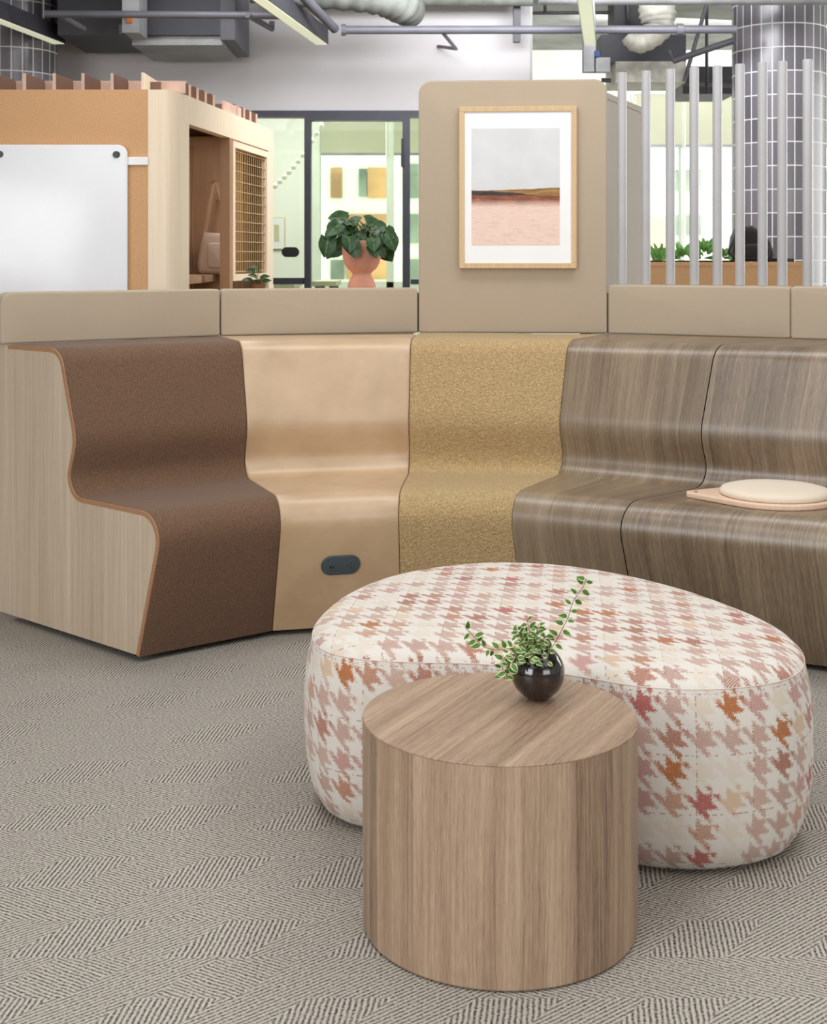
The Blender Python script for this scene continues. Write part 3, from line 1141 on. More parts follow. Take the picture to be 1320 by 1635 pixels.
# ------------------------------------------------------------------ round seat pad on the wood seat
SC = at(1237, 786, 4.68)
SC.z = .512
pd = thing('seat_pad', 'cream round seat pad on a wooden paddle board on the walnut seat', 'seat pad', tuple(SC))
rb = .208
a_ = math.radians(168)
ol3 = []
tipd = .30
half = math.radians(50)
for k in range(49):
    t = a_ + half + (2 * PI - 2 * half) * k / 48
    ol3.append((rb * math.cos(t), rb * math.sin(t)))
for s_, w in ((tipd - .012, .028), (tipd, .016), (tipd, -.016), (tipd - .012, -.028)):
    ol3.append((s_ * math.cos(a_) + w * math.sin(a_), s_ * math.sin(a_) - w * math.cos(a_)))
MB().slab(SC + Vector((0, 0, .019)), (1, 0, 0), (0, 1, 0), (0, 0, 1), ol3, .0185, .004, uvs=1).build('paddle_board', M['paddle'], pd, smooth=True, auto=40, loc=tuple(SC))
tp = SC + Vector((math.cos(a_), math.sin(a_), 0)) * (tipd - .032)
MB().lathe([(.0075, 0), (.0075, .0006)], 20, (tp.x, tp.y, SC.z + .0188)).build('hang_hole', M['black'], pd)
MB().lathe([(.181, .0), (.187, .004), (.188, .012), (.180, .022), (.160, .0275), (.11, .031), (.05, .032), (.0, .032)], 64, (0, 0, 0), True, False).build('cushion', M['pad'], pd, smooth=True, auto=70).location = (0, 0, .0192)

# ------------------------------------------------------------------ room shell
CZ = 3.35
struct(MB().box(-7, 7, -6, 16, -.05, 0).build('floor', M['carpet']))
struct(MB().box(-7, 7, -6, 16, CZ, CZ + .1).build('ceiling', M['ceiling']))
PY = 9.5                                    # the glazed partition
PZ = 2.385
XE = (846 - 660) / F * PY
xz = lambda px: (px - 660) / F * PY
struct(MB().box(-7, XE, PY, PY + .14, PZ + .0, CZ).build('wall_back', M['wall']))
struct(MB().box(xz(822) + .03, XE + .03, PY + .14, 13.0, 0, CZ).build('wall_return', M['wall_white']))
struct(MB().box(-7, -6.9, -6, 16, 0, CZ).build('wall_left', M['wall']))
struct(MB().box(-7, 7, -6.1, -6, 0, CZ).build('wall_rear', M['wall_white']))
struct(MB().box(7, 7.1, -6, 16, 0, CZ).build('wall_right', M['wall_white']))
# partition frames
fr = MB()
struct(MB().box(-7, XE, PY - .02, PY + .1, PZ - .045, PZ).build('trim_1', M['frame_dark']))
struct(MB().box(-7, xz(496), PY + .0, PY + .05, 1.165, 1.21).build('trim_2', M['frame_dark']))
struct(MB().box(xz(655), XE, PY + .0, PY + .05, 1.165, 1.2).build('trim_3', M['frame_dark']))
struct(MB().box(-7, xz(486), PY + .02, PY + .035, .05, PZ - .045).build('window_1', M['glass']))
struct(MB().box(xz(654.5), XE, PY + .02, PY + .035, .05, PZ - .045).build('window_2', M['glass']))
dr = bpy.data.objects.new('door_1', None)
COL.objects.link(dr)
dr.location = (xz(570), PY, 0)
struct(dr)
f1 = MB()
f1.box(xz(486), xz(496.5), PY - .02, PY + .08, 0, PZ - .045)
f1.box(xz(642.5), xz(654.5), PY - .02, PY + .08, 0, PZ - .045)
f1.box(xz(496.5), xz(642.5), PY - .02, PY + .08, PZ - .07, PZ - .045)
f1.build('door_frame', M['frame_dark'], dr)
MB().box(xz(496.5), xz(642.5), PY + .02, PY + .035, .01, PZ - .07).build('door_pane', M['glass'], dr)
MB().box(xz(640), xz(645), PY - .045, PY - .018, H + 145 * PY / F, H + 165 * PY / F).box(xz(640.5), xz(644.5), PY - .04, PY - .018, H + (412 - 258) * PY / F, H + 190 * PY / F).build('door_closer', M['black'], dr)
hp = at(463.5, 402.5, PY)
w = 14 * PY / F
MB().slab((hp.x, PY - .008, hp.z), (1, 0, 0), (0, 0, 1), (0, -1, 0), rrect(-w, w, -w * .57, w * .57, w * .565, 8), .025, .004).build('door_handle', M['black'], dr)

# room behind the partition: its back wall with windows
BY = 12.9
xb = lambda px: (px - 660) / F * BY
zb_ = lambda py: H - (py - HY) * BY / F
mb = MB()
mb.box(-7, xb(497), BY, BY + .2, 0, CZ)
mb.box(xb(497), xb(846), BY, BY + .2, zb_(180), CZ)
mb.box(xb(497), xb(846), BY, BY + .2, 0, .9)
struct(mb.build('wall_office', M['wall_white']))
mb = MB()
mb.box(xb(497), xb(511), BY - .05, BY + .12, .9, zb_(180))
mb.box(xb(617), xb(628.5), BY - .03, BY + .12, .9, zb_(180))
mb.box(xb(736), xb(746), BY - .03, BY + .12, .9, zb_(180))
mb.box(xb(511), xb(846), BY, BY + .12, zb_(185), zb_(180))
mb.box(xb(511), xb(846), BY - .03, BY + .12, .88, zb_(450))
w3 = struct(mb.build('window_3', M['window_frame']))
struct(MB().box(xb(511), xb(846), BY + .06, BY + .07, .9, zb_(182)).build('window_4', M['glass_out']))
bd = thing('roller_blind', 'pale green roller blind half down behind the glass door', 'blind', (xb(565), BY - .06, zb_(183)))
MB().box(xb(513), xb(616), BY - .07, BY - .066, zb_(245), zb_(183)).build('cloth', M['blind'], bd)
MB().box(xb(513), xb(616), BY - .075, BY - .06, zb_(249), zb_(245)).build('bottom_bar', M['galv'], bd)
bd = thing('roller_blind', 'pale green roller blind beside the tall panel left edge', 'blind', (xb(690), BY - .06, zb_(183)))
MB().box(xb(629), xb(735), BY - .07, BY - .066, zb_(245), zb_(183)).build('cloth', M['blind'], bd)
MB().box(xb(629), xb(735), BY - .075, BY - .06, zb_(249), zb_(245)).build('bottom_bar', M['galv'], bd)
# office picture
pc = thing('wall_picture', 'small framed picture on the office wall beyond the pod', 'picture', (xb(445), BY - .02, zb_(372)))
MB().box(xb(434), xb(455), BY - .02, BY - .002, zb_(398), zb_(347)).build('frame', M['oak'], pc)
MB().box(xb(434.8), xb(454.2), BY - .024, BY - .02, zb_(397), zb_(348)).build('mount', M['mat_white'], pc)
MB().box(xb(438), xb(446), BY - .026, BY - .024, zb_(386), zb_(359)).build('print', M['beige_table'], pc)
# garland of small lamps
M['lamp'] = glow('warm lamp', (255, 250, 235), .35)
gl = thing('string_lights', 'string of round white lamps slanting across the office', 'string lights', tuple(at(470, 250, 11.0)))
A, B = at(436, 300, 11.0), at(524, 180, 11.0)
cable = MB()
pts = [A.lerp(B, t / 24) + Vector((0, 0, -.06 * math.sin(PI * t / 24))) for t in range(25)]
cable.tube(pts, .004, 5).build('cable', M['white'], gl)
for p in pts[1::2]:
    MB().lathe([(.0, -.026), (.014, -.022), (.021, -.008), (.021, .006), (.012, .018), (.005, .022)], 14, tuple(p)).build('lamp', M['lamp'], gl, smooth=True)
# office tables just above the bench line
for (x0, x1, y0, lb) in ((437, 470, 453, 'beige table edge in the office below the framed picture'), (498, 537, 449, 'beige table top in the office left of the terracotta pot')):
    t = thing('office_table', lb, 'table', (xz((x0 + x1) / 2) * 1.12, 10.7, 0), )
    X0, X1 = (x0 - 660) / F * 10.7, (x1 - 660) / F * 10.7
    z = H - (y0 - HY) * 10.7 / F
    MB().box(X0, X1, 10.7, 11.4, z - .04, z, bev=.004).build('table_top', M['beige_table'], t)
    for lx in (X0 + .04, X1 - .04):
        for ly in (10.75, 11.35):
            MB().box(lx - .02, lx + .02, ly - .02, ly + .02, 0, z - .04).build('leg', M['galv'], t)

# right: far window wall
RY = 13.0
xr = lambda px: (px - 660) / F * RY
zr = lambda py: H - (py - HY) * RY / F
mb = MB()
mb.box(XE + .03, 7, RY + .0, RY + .2, zr(150), CZ)
mb.box(XE + .03, 7, RY + .0, RY + .2, 0, .5)
mb.box(XE + .03, xr(1008), RY, RY + .2, .5, zr(150))
struct(mb.build('wall_window_side', M['wall_white']))
mb = MB()
for px in (1010, 1089, 1176, 1262, 1350, 1440, 1530, 1620):
    mb.box(xr(px - 3), xr(px + 3), RY - .03, RY + .1, .5, zr(150))
mb.box(xr(1008), 7, RY - .03, RY + .1, .46, .54)
struct(mb.build('window_5', M['window_frame']))
struct(MB().box(xr(1008), 7, RY + .05, RY + .06, .5, zr(150)).build('window_6', M['glass_out']))
for (p0, p1, lb) in ((1013, 1086, 'roller blind behind the third post of the screen'), (1092, 1173, 'roller blind seen between the fourth and fifth posts'), (1179, 1259, 'roller blind hidden mostly by the tiled column'), (1265, 1347, 'roller blind at the right edge beyond the tiled column')):
    bd = thing('roller_blind', lb, 'blind', (xr((p0 + p1) / 2), RY - .06, zr(155)))
    MB().box(xr(p0), xr(p1), RY - .07, RY - .066, zr(232), zr(152)).build('cloth', M['blind'], bd)
    MB().box(xr(p0), xr(p1), RY - .075, RY - .06, zr(236), zr(232)).build('bottom_bar', M['galv'], bd)

# buildings across the street


def building(label, X0, X1, Y, z1, wins, mat, depth=6, wm='facade_win'):
    b = thing('office_building', label, 'building', ((X0 + X1) / 2, Y, -12))
    MB().box(X0, X1, Y, Y + depth, -12, z1).build('facade', mat, b)
    for (a, c, d, e, k) in wins:
        f_ = MB().box(a, c, Y - .08, Y + .02, d, e).build('window_pane', M[k], b)
    return b


GY = 30.0
g = lambda px, py: at(px, py, GY)
wins = []
for (p0, p1, r0, r1, k) in ((528, 546, 268, 316, 'amber'), (573, 585, 270, 314, 'facade_win'), (587, 617, 268, 316, 'amber'), (646, 668, 262, 316, 'facade_win'),
                            (528, 546, 342, 390, 'facade_win'), (549, 617, 342, 388, 'amber'), (646, 668, 342, 388, 'facade_win'),
                            (528, 549, 415, 446, 'facade_win'), (553, 617, 415, 446, 'amber'), (646, 668, 414, 446, 'facade_win')):
    a, b = g(p0, r1), g(p1, r0)
    wins.append((a.x, b.x, a.z, b.z, k))
building('pale office building with amber windows seen through the glass door', g(470, 0).x, g(760, 0).x, GY, 9, wins, M['facade'])
wins = []
for (p0, p1, r0, r1, k) in ((1078, 1086, 272, 305, 'facade_win'), (1095, 1118, 272, 305, 'facade_win'), (1078, 1086, 343, 376, 'facade_win'), (1095, 1118, 343, 376, 'facade_win'),
                            (1200, 1215, 272, 305, 'facade_win'), (1310, 1330, 272, 305, 'facade_win')):
    a, b = g(p0, r1), g(p1, r0)
    wins.append((a.x, b.x, a.z, b.z, k))
building('pale office building seen between the screen posts', g(1000, 0).x, g(1420, 0).x, GY, 9, wins, M['facade'])
a, b = at(1030, 384, 27), at(1064, 345, 27)
bb = tag(MB().box(a.x, b.x, 27, 28.5, -12, b.z).build('low_building', M['facade_brick']), 'low pinkish building seen between the second and third posts', 'building')

# ------------------------------------------------------------------ tiled columns


def column(px, Y, r, label):
    X = (px - 660) / F * Y
    c = thing('tiled_column', label, 'column', (X, Y, 0))
    MB().lathe([(r, 0), (r, CZ - .001)], 64, (X, Y, 0)).build('shaft', M['tiles'], c, smooth=True, auto=40, loc=(X, Y, 0))
    return X


column(1243, 9.0, .305, 'round grey tiled column behind the posts on the right')
column(17, 9.0, .305, 'round grey tiled column at the upper left corner')

# ------------------------------------------------------------------ pod on the left
pod = thing('storage_pod', 'cork fronted storage pod with pale ash corner and top fins', 'pod', (-1.6, 7.2, 0))
FY = 6.3
X_ = lambda px, Y: (px - 660) / F * Y
PT = H + (412 - 143) * FY / F


def side_x(Y):
    return -1.10 + .13 * (Y - 6.47)


sdir = Vector((.13, 1, 0)).normalized()
sin_ = Vector((-1, .13, 0)).normalized()    # towards the inside


def sbox(mb, Y0, Y1, z0, z1, d0, d1, bev=0.):
    """box lying along the slanted side between depths d0..d1 inside it"""
    o = Vector((side_x(6.47), 6.47, 0))
    m_ = Matrix(((sin_.x, sdir.x, 0, o.x), (sin_.y, sdir.y, 0, o.y), (0, 0, 1, 0), (0, 0, 0, 1)))
    s0, s1 = (Y0 - 6.47) / sdir.y, (Y1 - 6.47) / sdir.y
    return mb.box(d0, d1, s0, s1, z0, z1, m_, bev)


cfx = X_(236, FY)
MB().box(-3.2, cfx - .001, FY, FY + .04, .02, PT).build('cork_panel', M['cork'], pod)
# rounded ash corner post
pts = [(cfx, FY + .04), (cfx, FY)]
c0_ = Vector((X_(262, FY), FY))
c1_ = Vector((side_x(6.45), 6.45))
kx = Vector((side_x(FY), FY))
for k in range(11):
    t = k / 10
    p = c0_.lerp(kx, t).lerp(kx.lerp(c1_, t), t)
    pts.append((p.x, p.y))
pts += [(side_x(6.56), 6.56), (side_x(6.56) - .05, 6.56)]
n_ = len(pts)
V = [(p[0], p[1], .02) for p in pts] + [(p[0], p[1], PT) for p in pts]
U, acc = [], 0
for i, p in enumerate(pts):
    if i:
        acc += math.dist(p, pts[i - 1])
    U.append((acc, 0))
U = U + [(a, PT) for a, _ in U]
M['pale_uv'] = veneer('pale ash corner', PALE, UVC, .5, 30, 220)
mesh('corner_post', V, [(i, i + 1, n_ + i + 1, n_ + i) for i in range(n_ - 1)] + [tuple(range(n_, 2 * n_)), tuple(range(n_))[::-1], (n_ - 1, 0, n_, 2 * n_ - 1)], M['pale_uv'], pod, uv=U, smooth=True, auto=30)
Yend = 8.30
OT = 2.0
sbox(MB(), 6.56, Yend, OT, PT, 0, .05).build('header_rail', M['pale_y'], pod)
sbox(MB(), 7.30, 7.36, .02, OT, 0, .055).build('divider_post', M['tan_wood'], pod)
sbox(MB(), 8.19, Yend, .02, OT, 0, .05).build('end_post', M['pale_y'], pod)
MB().box(-1.975, side_x(7.80) - .06, 7.80, 7.82, .02, OT + .05).build('partition_board', M['tan_wood'], pod)
MB().box(-3.2, side_x(8.28) - .02, 8.26, 8.30, .02, PT).build('rear_board', M['tan_wood'], pod)
MB().box(-2.02, -1.98, FY + .05, 8.26, .02, PT).build('inner_board', M['tan_wood'], pod)
mb = MB()
V = [(-3.2, FY + .005, PT - .03), (kx.x - .05, FY + .06, PT - .03), (side_x(6.5) - .01, 6.5, PT - .03), (side_x(8.29) - .01, 8.29, PT - .03), (-3.2, 8.29, PT - .03)]
V += [(a, b, PT - .004) for a, b, c in V]
mb.add(V, [(4, 3, 2, 1, 0), (5, 6, 7, 8, 9)] + [(i, (i + 1) % 5, 5 + (i + 1) % 5, 5 + i) for i in range(5)])
mb.build('roof_board', M['tan_wood'], pod)
zs = H - (437.5 - 412) * 7.73 / F - .002
MB().box(-1.98, side_x(6.6) - .06, 6.58, 7.795, zs - .04, zs).build('locker_seat', M['tan_wood'], pod)
# mesh door
dm = MB()
z0d, z1d = 1.225, 1.99
sbox(dm, 7.36, 7.40, z0d, z1d, -.004, .03)
sbox(dm, 8.13, 8.19, z0d, z1d, -.004, .03)
sbox(dm, 7.40, 8.13, z1d - .035, z1d, -.004, .03)
sbox(dm, 7.40, 8.13, z0d, z0d + .035, -.004, .03)
door = dm.build('mesh_door', M['pale_y'], pod)
wm = MB()
o = Vector((side_x(6.47), 6.47, 0))


def sp3(Y, d, z):
    return o + sdir * ((Y - 6.47) / sdir.y) + sin_ * d + Vector((0, 0, z))


for k in range(15):
    Y = 7.42 + .69 * k / 14
    wm.tube([sp3(Y, .012, z0d + .03), sp3(Y, .012, z1d - .03)], .0024, 5)
for k in range(13):
    z = z0d + .05 + (z1d - z0d - .1) * k / 12
    wm.tube([sp3(7.395, .008, z), sp3(8.135, .008, z)], .0028, 5)
wm.build('wire_grid', M['brass'], door)
mb = MB()
for k in range(16):
    Y = 7.42 + k * .052
    sbox(mb, Y, Y + .026, .02, OT, .34, .355)
mb.build('inner_slats', M['tan_wood'], pod)
# a hook with the shoulder bag
hk = MB()
hx, hz = X_(341, 7.77), H + (412 - 292) * 7.77 / F
hk.tube([(hx, 7.80, hz + .01), (hx, 7.765, hz + .005), (hx, 7.75, hz - .0)], .006, 8)
hk.build('coat_hook', M['fin_dark'], pod, smooth=True)
bag = thing('shoulder_bag', 'grey beige shoulder bag hanging inside the storage pod', 'bag', (X_(340, 7.73), 7.73, H - (437 - 412) * 7.73 / F))
by = 7.735
zf = lambda py: H - (py - 412) * by / F
xf = lambda px: (px - 660) / F * by
ob = [(xf(317), zf(434)), (xf(322), zf(437.5)), (xf(366), zf(438)), (xf(376), zf(434)), (xf(377), zf(418)), (xf(372), zf(374)), (xf(327), zf(371)), (xf(321), zf(390)), (xf(316), zf(418))]
MB().slab((0, by - .045, 0), (1, 0, 0), (0, 0, 1), (0, -1, 0), ob, .09, .028, seg=5).build('bag_body', M['canvas'], bag, smooth=True)
pp = MB().slab((0, by - .052, 0), (1, 0, 0), (0, 0, 1), (0, -1, 0), rrect(xf(333), xf(364), zf(428), zf(388), .02), .02, .008).build('bag_pocket', M['canvas'], bag, smooth=True)
sb = MB()


def ribbon(mb, pts, w, th=.004):
    for a, b in zip(pts[:-1], pts[1:]):
        a, b = Vector(a), Vector(b)
        d = (b - a).normalized()
        n = Vector((0, -1, 0))
        s_ = d.cross(n).normalized() * w / 2
        V = [a - s_, a + s_, b + s_, b - s_]
        V += [v + n * th for v in V]
        mb.add(V, [(0, 1, 2, 3), (7, 6, 5, 4), (0, 4, 5, 1), (1, 5, 6, 2), (2, 6, 7, 3), (3, 7, 4, 0)])


ribbon(sb, [(xf(327), by - .0, zf(374)), (xf(341), by + .008, zf(294)), (xf(345), by + .008, zf(292)), (xf(370), by, zf(374))], .02)
ribbon(sb, [(xf(343), by + .01, zf(300)), (xf(345), by + .01, zf(316)), (xf(350), by + .01, zf(319)), (xf(354), by + .01, zf(312))], .006)
sb.build('bag_strap', M['strap'], bag)
# whiteboard leaning on hooks, with its clip
wbx0, wbx1 = X_(-75, FY - .03), X_(203, FY - .03)
wz1 = H + (412 - 231) * (FY - .03) / F
wb = thing('whiteboard', 'white writing board with rounded corners on the cork wall', 'whiteboard', ((wbx0 + wbx1) / 2, FY - .02, 1.4))
MB().slab((0, FY - .03, 0), (1, 0, 0), (0, 0, 1), (0, -1, 0), rrect(wbx0, wbx1, .75, wz1, .045, 8), .018, .003).build('board', M['board'], wb, smooth=True, auto=40)
for px, py in ((185.5, 246.5), (-1, 246)):
    c = at(px, py, FY - .036)
    MB().slab((c.x, FY - .036, c.z), (1, 0, 0), (0, 0, 1), (0, -1, 0), rrect(-.017, .017, -.0155, .0155, .0154, 6), .008, .002).build('magnet_knob', plain('dark grey knob', (58, 62, 66), .4), wb, smooth=True, auto=40)
cl = MB().box(X_(201, FY), X_(237, FY), FY - .012, FY - .001, H + (412 - 264) * FY / F, H + (412 - 251) * FY / F, bev=.003).build('hanging_rail', M['white'], wb)
# top fins
fz = PT
rail = MB().box(-3.2, X_(297, 6.64) , 6.645, 6.66, PT - .002, PT + .086).build('fin_rail', M['fin_pink'], pod)
MB().box(X_(254, 6.43), X_(296, 6.43), 6.425, 6.44, PT - .002, PT + .052).build('fin_rail', M['fin_pink'], pod)


for k, px in enumerate((-8, 41, 88.5, 134.5, 181)):
    X = X_(px, FY + .01)
    V, U = [], []
    ol4 = [(0, 0), (.33, 0), (.33, .075), (.315, .088), (0, .075)]
    MB().slab((X, FY + .012, PT), (0, 1, 0), (0, 0, 1), (1, 0, 0), ol4, .010, 0).build('roof_fin', M['fin_dark'], pod)
    MB().box(X - .012, X + .001, FY + .004, FY + .012, PT - .001, PT + .077).build('roof_fin_edge', M['fin_pink'], pod)
MB().slab((X_(229, FY + .01), FY + .012, PT), (.35, 1, 0), (0, 0, 1), (1, -.35, 0), [(0, 0), (.2, 0), (.2, .04), (0, .082)], .012, 0).build('roof_fin', M['pale'], pod)
MB().box(X_(236, 6.4), X_(258, 6.4), 6.37, 6.385, PT, PT + .045).build('roof_fin', M['fin_dark'], pod)
for px in (301, 313.5, 326.5, 339.5, 377, 388, 398, 408):
    u = (px - 660) / F
    Y = (-1.10 - .02 - .13 * 6.47) / (u - .13)
    hh = .072
    xe = side_x(Y) - .02
    MB().slab((xe - .16, Y, PT), (1, 0, 0), (0, 0, 1), (0, -1, 0), rrect(0, .16, 0, hh, (0, 0, .015, 0), 4), .012, 0).build('roof_fin', M['fin_dark'], pod)
    MB().box(xe + .0005, xe + .010, Y - .001, Y + .013, PT, PT + hh - .01).build('roof_fin_edge', M['fin_pink'], pod)
sbox(MB(), 7.26, 7.62, PT, PT + .06, .02, .032).build('fin_rail', M['fin_pink'], pod)


# ------------------------------------------------------------------ ledge with plants behind the bench
lg = thing('display_ledge', 'low wooden cabinet behind the bench holding potted plants', 'cabinet', (-.6, 7.1, 0))
LZ = 1.165
MB().box(-1.02, .0, 6.88, 7.28, .06, LZ - .03).build('cabinet_body', M['oak'], lg)
MB().box(-1.03, .01, 6.86, 7.29, LZ - .03, LZ, bev=.003).build('cabinet_top', M['oak'], lg)
MB().box(-1.0, -.02, 6.92, 7.26, 0, .06).build('plinth', M['black'], lg)

PYY = 7.05
px0 = X_(577.5, PYY)
sc_ = PYY / F
pt = thing('potted_plant', 'heart leaved green plant in a terracotta goblet pot behind the bench', 'plant', (px0, PYY, LZ))
hz = lambda py: H - (py - 412) * sc_
pr_ = [(.0, LZ), (.062, LZ), (.066, LZ + .006)]
pr_ += [(22.5 * sc_, hz(457)), (21 * sc_, hz(450)), (16.5 * sc_, hz(442)), (14.8 * sc_, hz(438)), (17 * sc_, hz(434)), (23 * sc_, hz(429)), (28 * sc_, hz(421)), (30.6 * sc_, hz(411)), (31.6 * sc_, hz(398)), (32 * sc_, hz(385)), (30.8 * sc_, hz(384.6)), (30 * sc_, hz(388))]
MB().lathe(pr_, 48, (px0, PYY, 0), True, False).build('pot', M['terracotta'], pt, smooth=True, auto=60)
MB().lathe([(.0, hz(389)), (30 * sc_, hz(389))], 32, (px0, PYY, 0), False, False).build('soil', M['soil'], pt)
lv, st = MB(), MB()
rnd = random.Random(5)
spots = [(543, 348, .2), (528, 375, -.6), (522, 392, -1), (536, 398, -.5), (552, 366, -.1), (548, 384, -.4), (566, 398, -1.2), (571, 372, .1), (583, 362, .2), (590, 376, -.3), (600, 366, 0),
         (604, 383, -.5), (612, 392, -.8), (620, 372, .1), (616, 402, -1), (606, 398, -.8), (596, 388, -.6), (580, 384, -.5), (560, 356, .2), (570, 380, -.8), (534, 364, -.2), (624, 384, -.4), (598, 358, .2), (556, 390, -.8)]
for k, (x, y, dz) in enumerate(spots * 2):
    if k >= len(spots):
        x += rnd.uniform(-10, 10)
        y += rnd.uniform(-8, 6)
        x = min(max(x, 524), 622)
    dep = rnd.uniform(-.09, .06) if k < len(spots) else rnd.uniform(-.02, .1)
    if y > 386 and 548 < x < 606:
        dep = -.135
    p = at(x, y, PYY + dep)
    root = Vector((px0 + rnd.uniform(-.04, .04), PYY + rnd.uniform(-.04, .04), hz(389)))
    mid = root.lerp(p, .55) + Vector((0, 0, .05))
    st.tube([root, mid, p], .0022, 5)
    out = Vector((p.x - px0, (p.y - PYY) - .05, 0)).normalized()
    s_ = rnd.uniform(.07, .105)
    dd = (out * .55 + Vector((rnd.uniform(-.5, .5), rnd.uniform(-.3, .1), dz - .15))).normalized()
    leaf(lv, p - dd * s_ * .4, dd, Vector((rnd.uniform(-.5, .5), -.9, rnd.uniform(.2, .9))), s_, s_ * .95, .22, .08, heart=1.)
lv.build('leaves', M['leaf_dark'], pt, uv=True, smooth=True)
st.build('stems', M['stem'], pt, smooth=True)

p2 = thing('small_potted_plant', 'small green plant in a brown pot in front of the mesh door', 'plant', (X_(412, 7.0), 7.0, LZ))
px1 = X_(413, 7.0)
MB().lathe([(.0, 0), (.028, 0), (.036, .05), (.034, .05), (.032, .042), (0, .042)], 24, (px1, 7.0, LZ), False, False).build('pot', plain('brown pot', (120, 80, 60), .7), p2, smooth=True, auto=50)
lv, st = MB(), MB()
for x, y, s_ in ((401, 432, .05), (408, 426, .05), (414, 430, .045), (420, 442, .06), (396, 446, .05), (405, 440, .05), (424, 448, .05)):
    p = at(x, y, 7.0 + rnd.uniform(-.02, .02))
    rt_ = Vector((px1, 7.0, LZ + .04))
    st.tube([rt_, rt_.lerp(p, .6) + Vector((0, 0, .015)), p], .0016, 5)
    d = Vector((p.x - px1, -.02, .01)).normalized()
    leaf(lv, p - d * s_ * .4, d, Vector((0, -.8, .6)), s_, s_ * .55, .3, .1, heart=.5)
lv.build('leaves', M['leaf_dark'], p2, uv=True, smooth=True)
st.build('stems', M['stem'], p2, smooth=True)

# ------------------------------------------------------------------ right background: screen wall, planter box, backpack
a = at(972, 149, 6.2)
b = at(1036.5, 176, 6.2 * (412 - 149) / (412 - 176))
ap = thing('acoustic_partition', 'grey beige felt partition panel receding behind the first post', 'partition', ((a.x + b.x) / 2, (a.y + b.y) / 2, 0))
dx = Vector((b.x - a.x, b.y - a.y, 0)).normalized()
nn = Vector((-dx.y, dx.x, 0))
L = (Vector((b.x, b.y)) - Vector((a.x, a.y))).length
m_ = Matrix(((dx.x, nn.x, 0, a.x - dx.x * .6), (dx.y, nn.y, 0, a.y - dx.y * .6), (0, 0, 1, 0), (0, 0, 0, 1)))
MB().box(.3, .6 + L, 0, .05, .03, a.z - .03, m_, .004).build('panel', M['acoustic'], ap)
MB().box(.3, .6 + L, -.003, .053, a.z - .03, a.z, m_, .003).build('top_cap', M['acoustic'], ap)
for s_ in (.35, .55 + L):
    MB().box(s_ - .03, s_ + .03, -.1, .15, 0, .03, m_).build('foot', M['galv'], ap)

pbY = 7.6
bx0, bx1 = X_(1030, pbY), X_(1281, pbY)
zpb = H - (418.5 - 412) * pbY / F
pb = thing('planter_cabinet', 'cork faced planter cabinet behind the screen posts', 'cabinet', ((bx0 + bx1) / 2, pbY, 0))
MB().box(bx0, bx1, pbY, pbY + .4, .05, zpb - .02).build('cabinet_body', M['cork'], pb)
MB().box(bx0, bx1, pbY - .002, pbY + .4, zpb - .02, zpb).build('cabinet_top', M['cork'], pb)
MB().box(bx0 + .03, bx1 - .03, pbY + .03, pbY + .37, 0, .05).build('plinth', M['black'], pb)


def bush(px, w, h, kind, label, seed):
    rn = random.Random(seed)
    Y = pbY + .2
    x = X_(px, Y)
    z = zpb
    t = thing('green_plant', label, 'plant', (x, Y, z))
    m1 = MB()
    if kind == 'blade':
        for k in range(9):
            a = rn.uniform(-.5, .5)
            L = h * rn.uniform(.6, 1.)
            leaf(m1, (x + rn.uniform(-w, w) * .5, Y + rn.uniform(-.05, .05), z), (a, rn.uniform(-.2, .2), 1), (0, -1, .2), L, .03, .12, .1)
    else:
        for k in range(24):
            a = rn.uniform(0, 2 * PI)
            e = rn.uniform(.1, 1.3)
            d = Vector((math.cos(a) * math.cos(e), math.sin(a) * math.cos(e) * .6, math.sin(e)))
            p = Vector((x, Y, z + .005)) + Vector((d.x * w * .6, d.y * w * .6, max(.01, d.z * h * .65)))
            leaf(m1, p, d + Vector((0, -.2, .1)), (0, -1, .6), rn.uniform(.05, .085), .03, .5, .1)
    m1.build('leaves', M['leaf_mid'], t, uv=True, smooth=True)
    MB().lathe([(.0, 0), (.05, 0), (.055, .006), (.05, .009), (0, .01)], 20, (x, Y, z), False, False).build('saucer', M['soil'], t)


bush(1050, .06, .13, 'blade', 'upright bladed green plant between the second and third posts', 1)
bush(1090, .07, .06, 'bush', 'low bushy green plant between the third and fourth posts', 2)
bush(1124, .08, .11, 'bush', 'leafy green plant between the fourth and fifth posts', 3)
bush(1158, .06, .06, 'bush', 'small green plant left of the black backpack', 4)

bpY = pbY + .2
bp = thing('backpack', 'black backpack standing on the planter cabinet before the tiled column', 'backpack', (X_(1200, bpY), bpY, zpb))
xx = lambda px: X_(px, bpY)
zz = lambda py: H - (py - 412) * bpY / F
ob = [(xx(1168), zz(417)), (xx(1226), zz(418)), (xx(1232), zz(408)), (xx(1226), zz(385)), (xx(1214), zz(370)), (xx(1196), zz(360)), (xx(1176), zz(363)), (xx(1168), zz(378)), (xx(1165), zz(400))]
zlow = zpb + .002
ob = [(a, max(b, zlow)) for a, b in ob]
MB().slab((0, bpY - .09, 0), (1, 0, 0), (0, 0, 1), (0, -1, 0), ob, .17, .04, seg=5).build('bag_body', M['backpack'], bp, smooth=True)
MB().tube([(xx(1172), bpY - .06, zz(374)), (xx(1163), bpY - .09, zz(390)), (xx(1156), bpY - .1, zz(402)), (xx(1166), bpY - .08, zz(412))], .008, 6).build('strap', M['backpack'], bp)
MB().tube([(xx(1222), bpY - .05, zlow + .008), (xx(1240), bpY - .08, zlow + .01), (xx(1262), bpY - .05, zlow + .009)], .011, 6).build('strap', M['backpack'], bp)
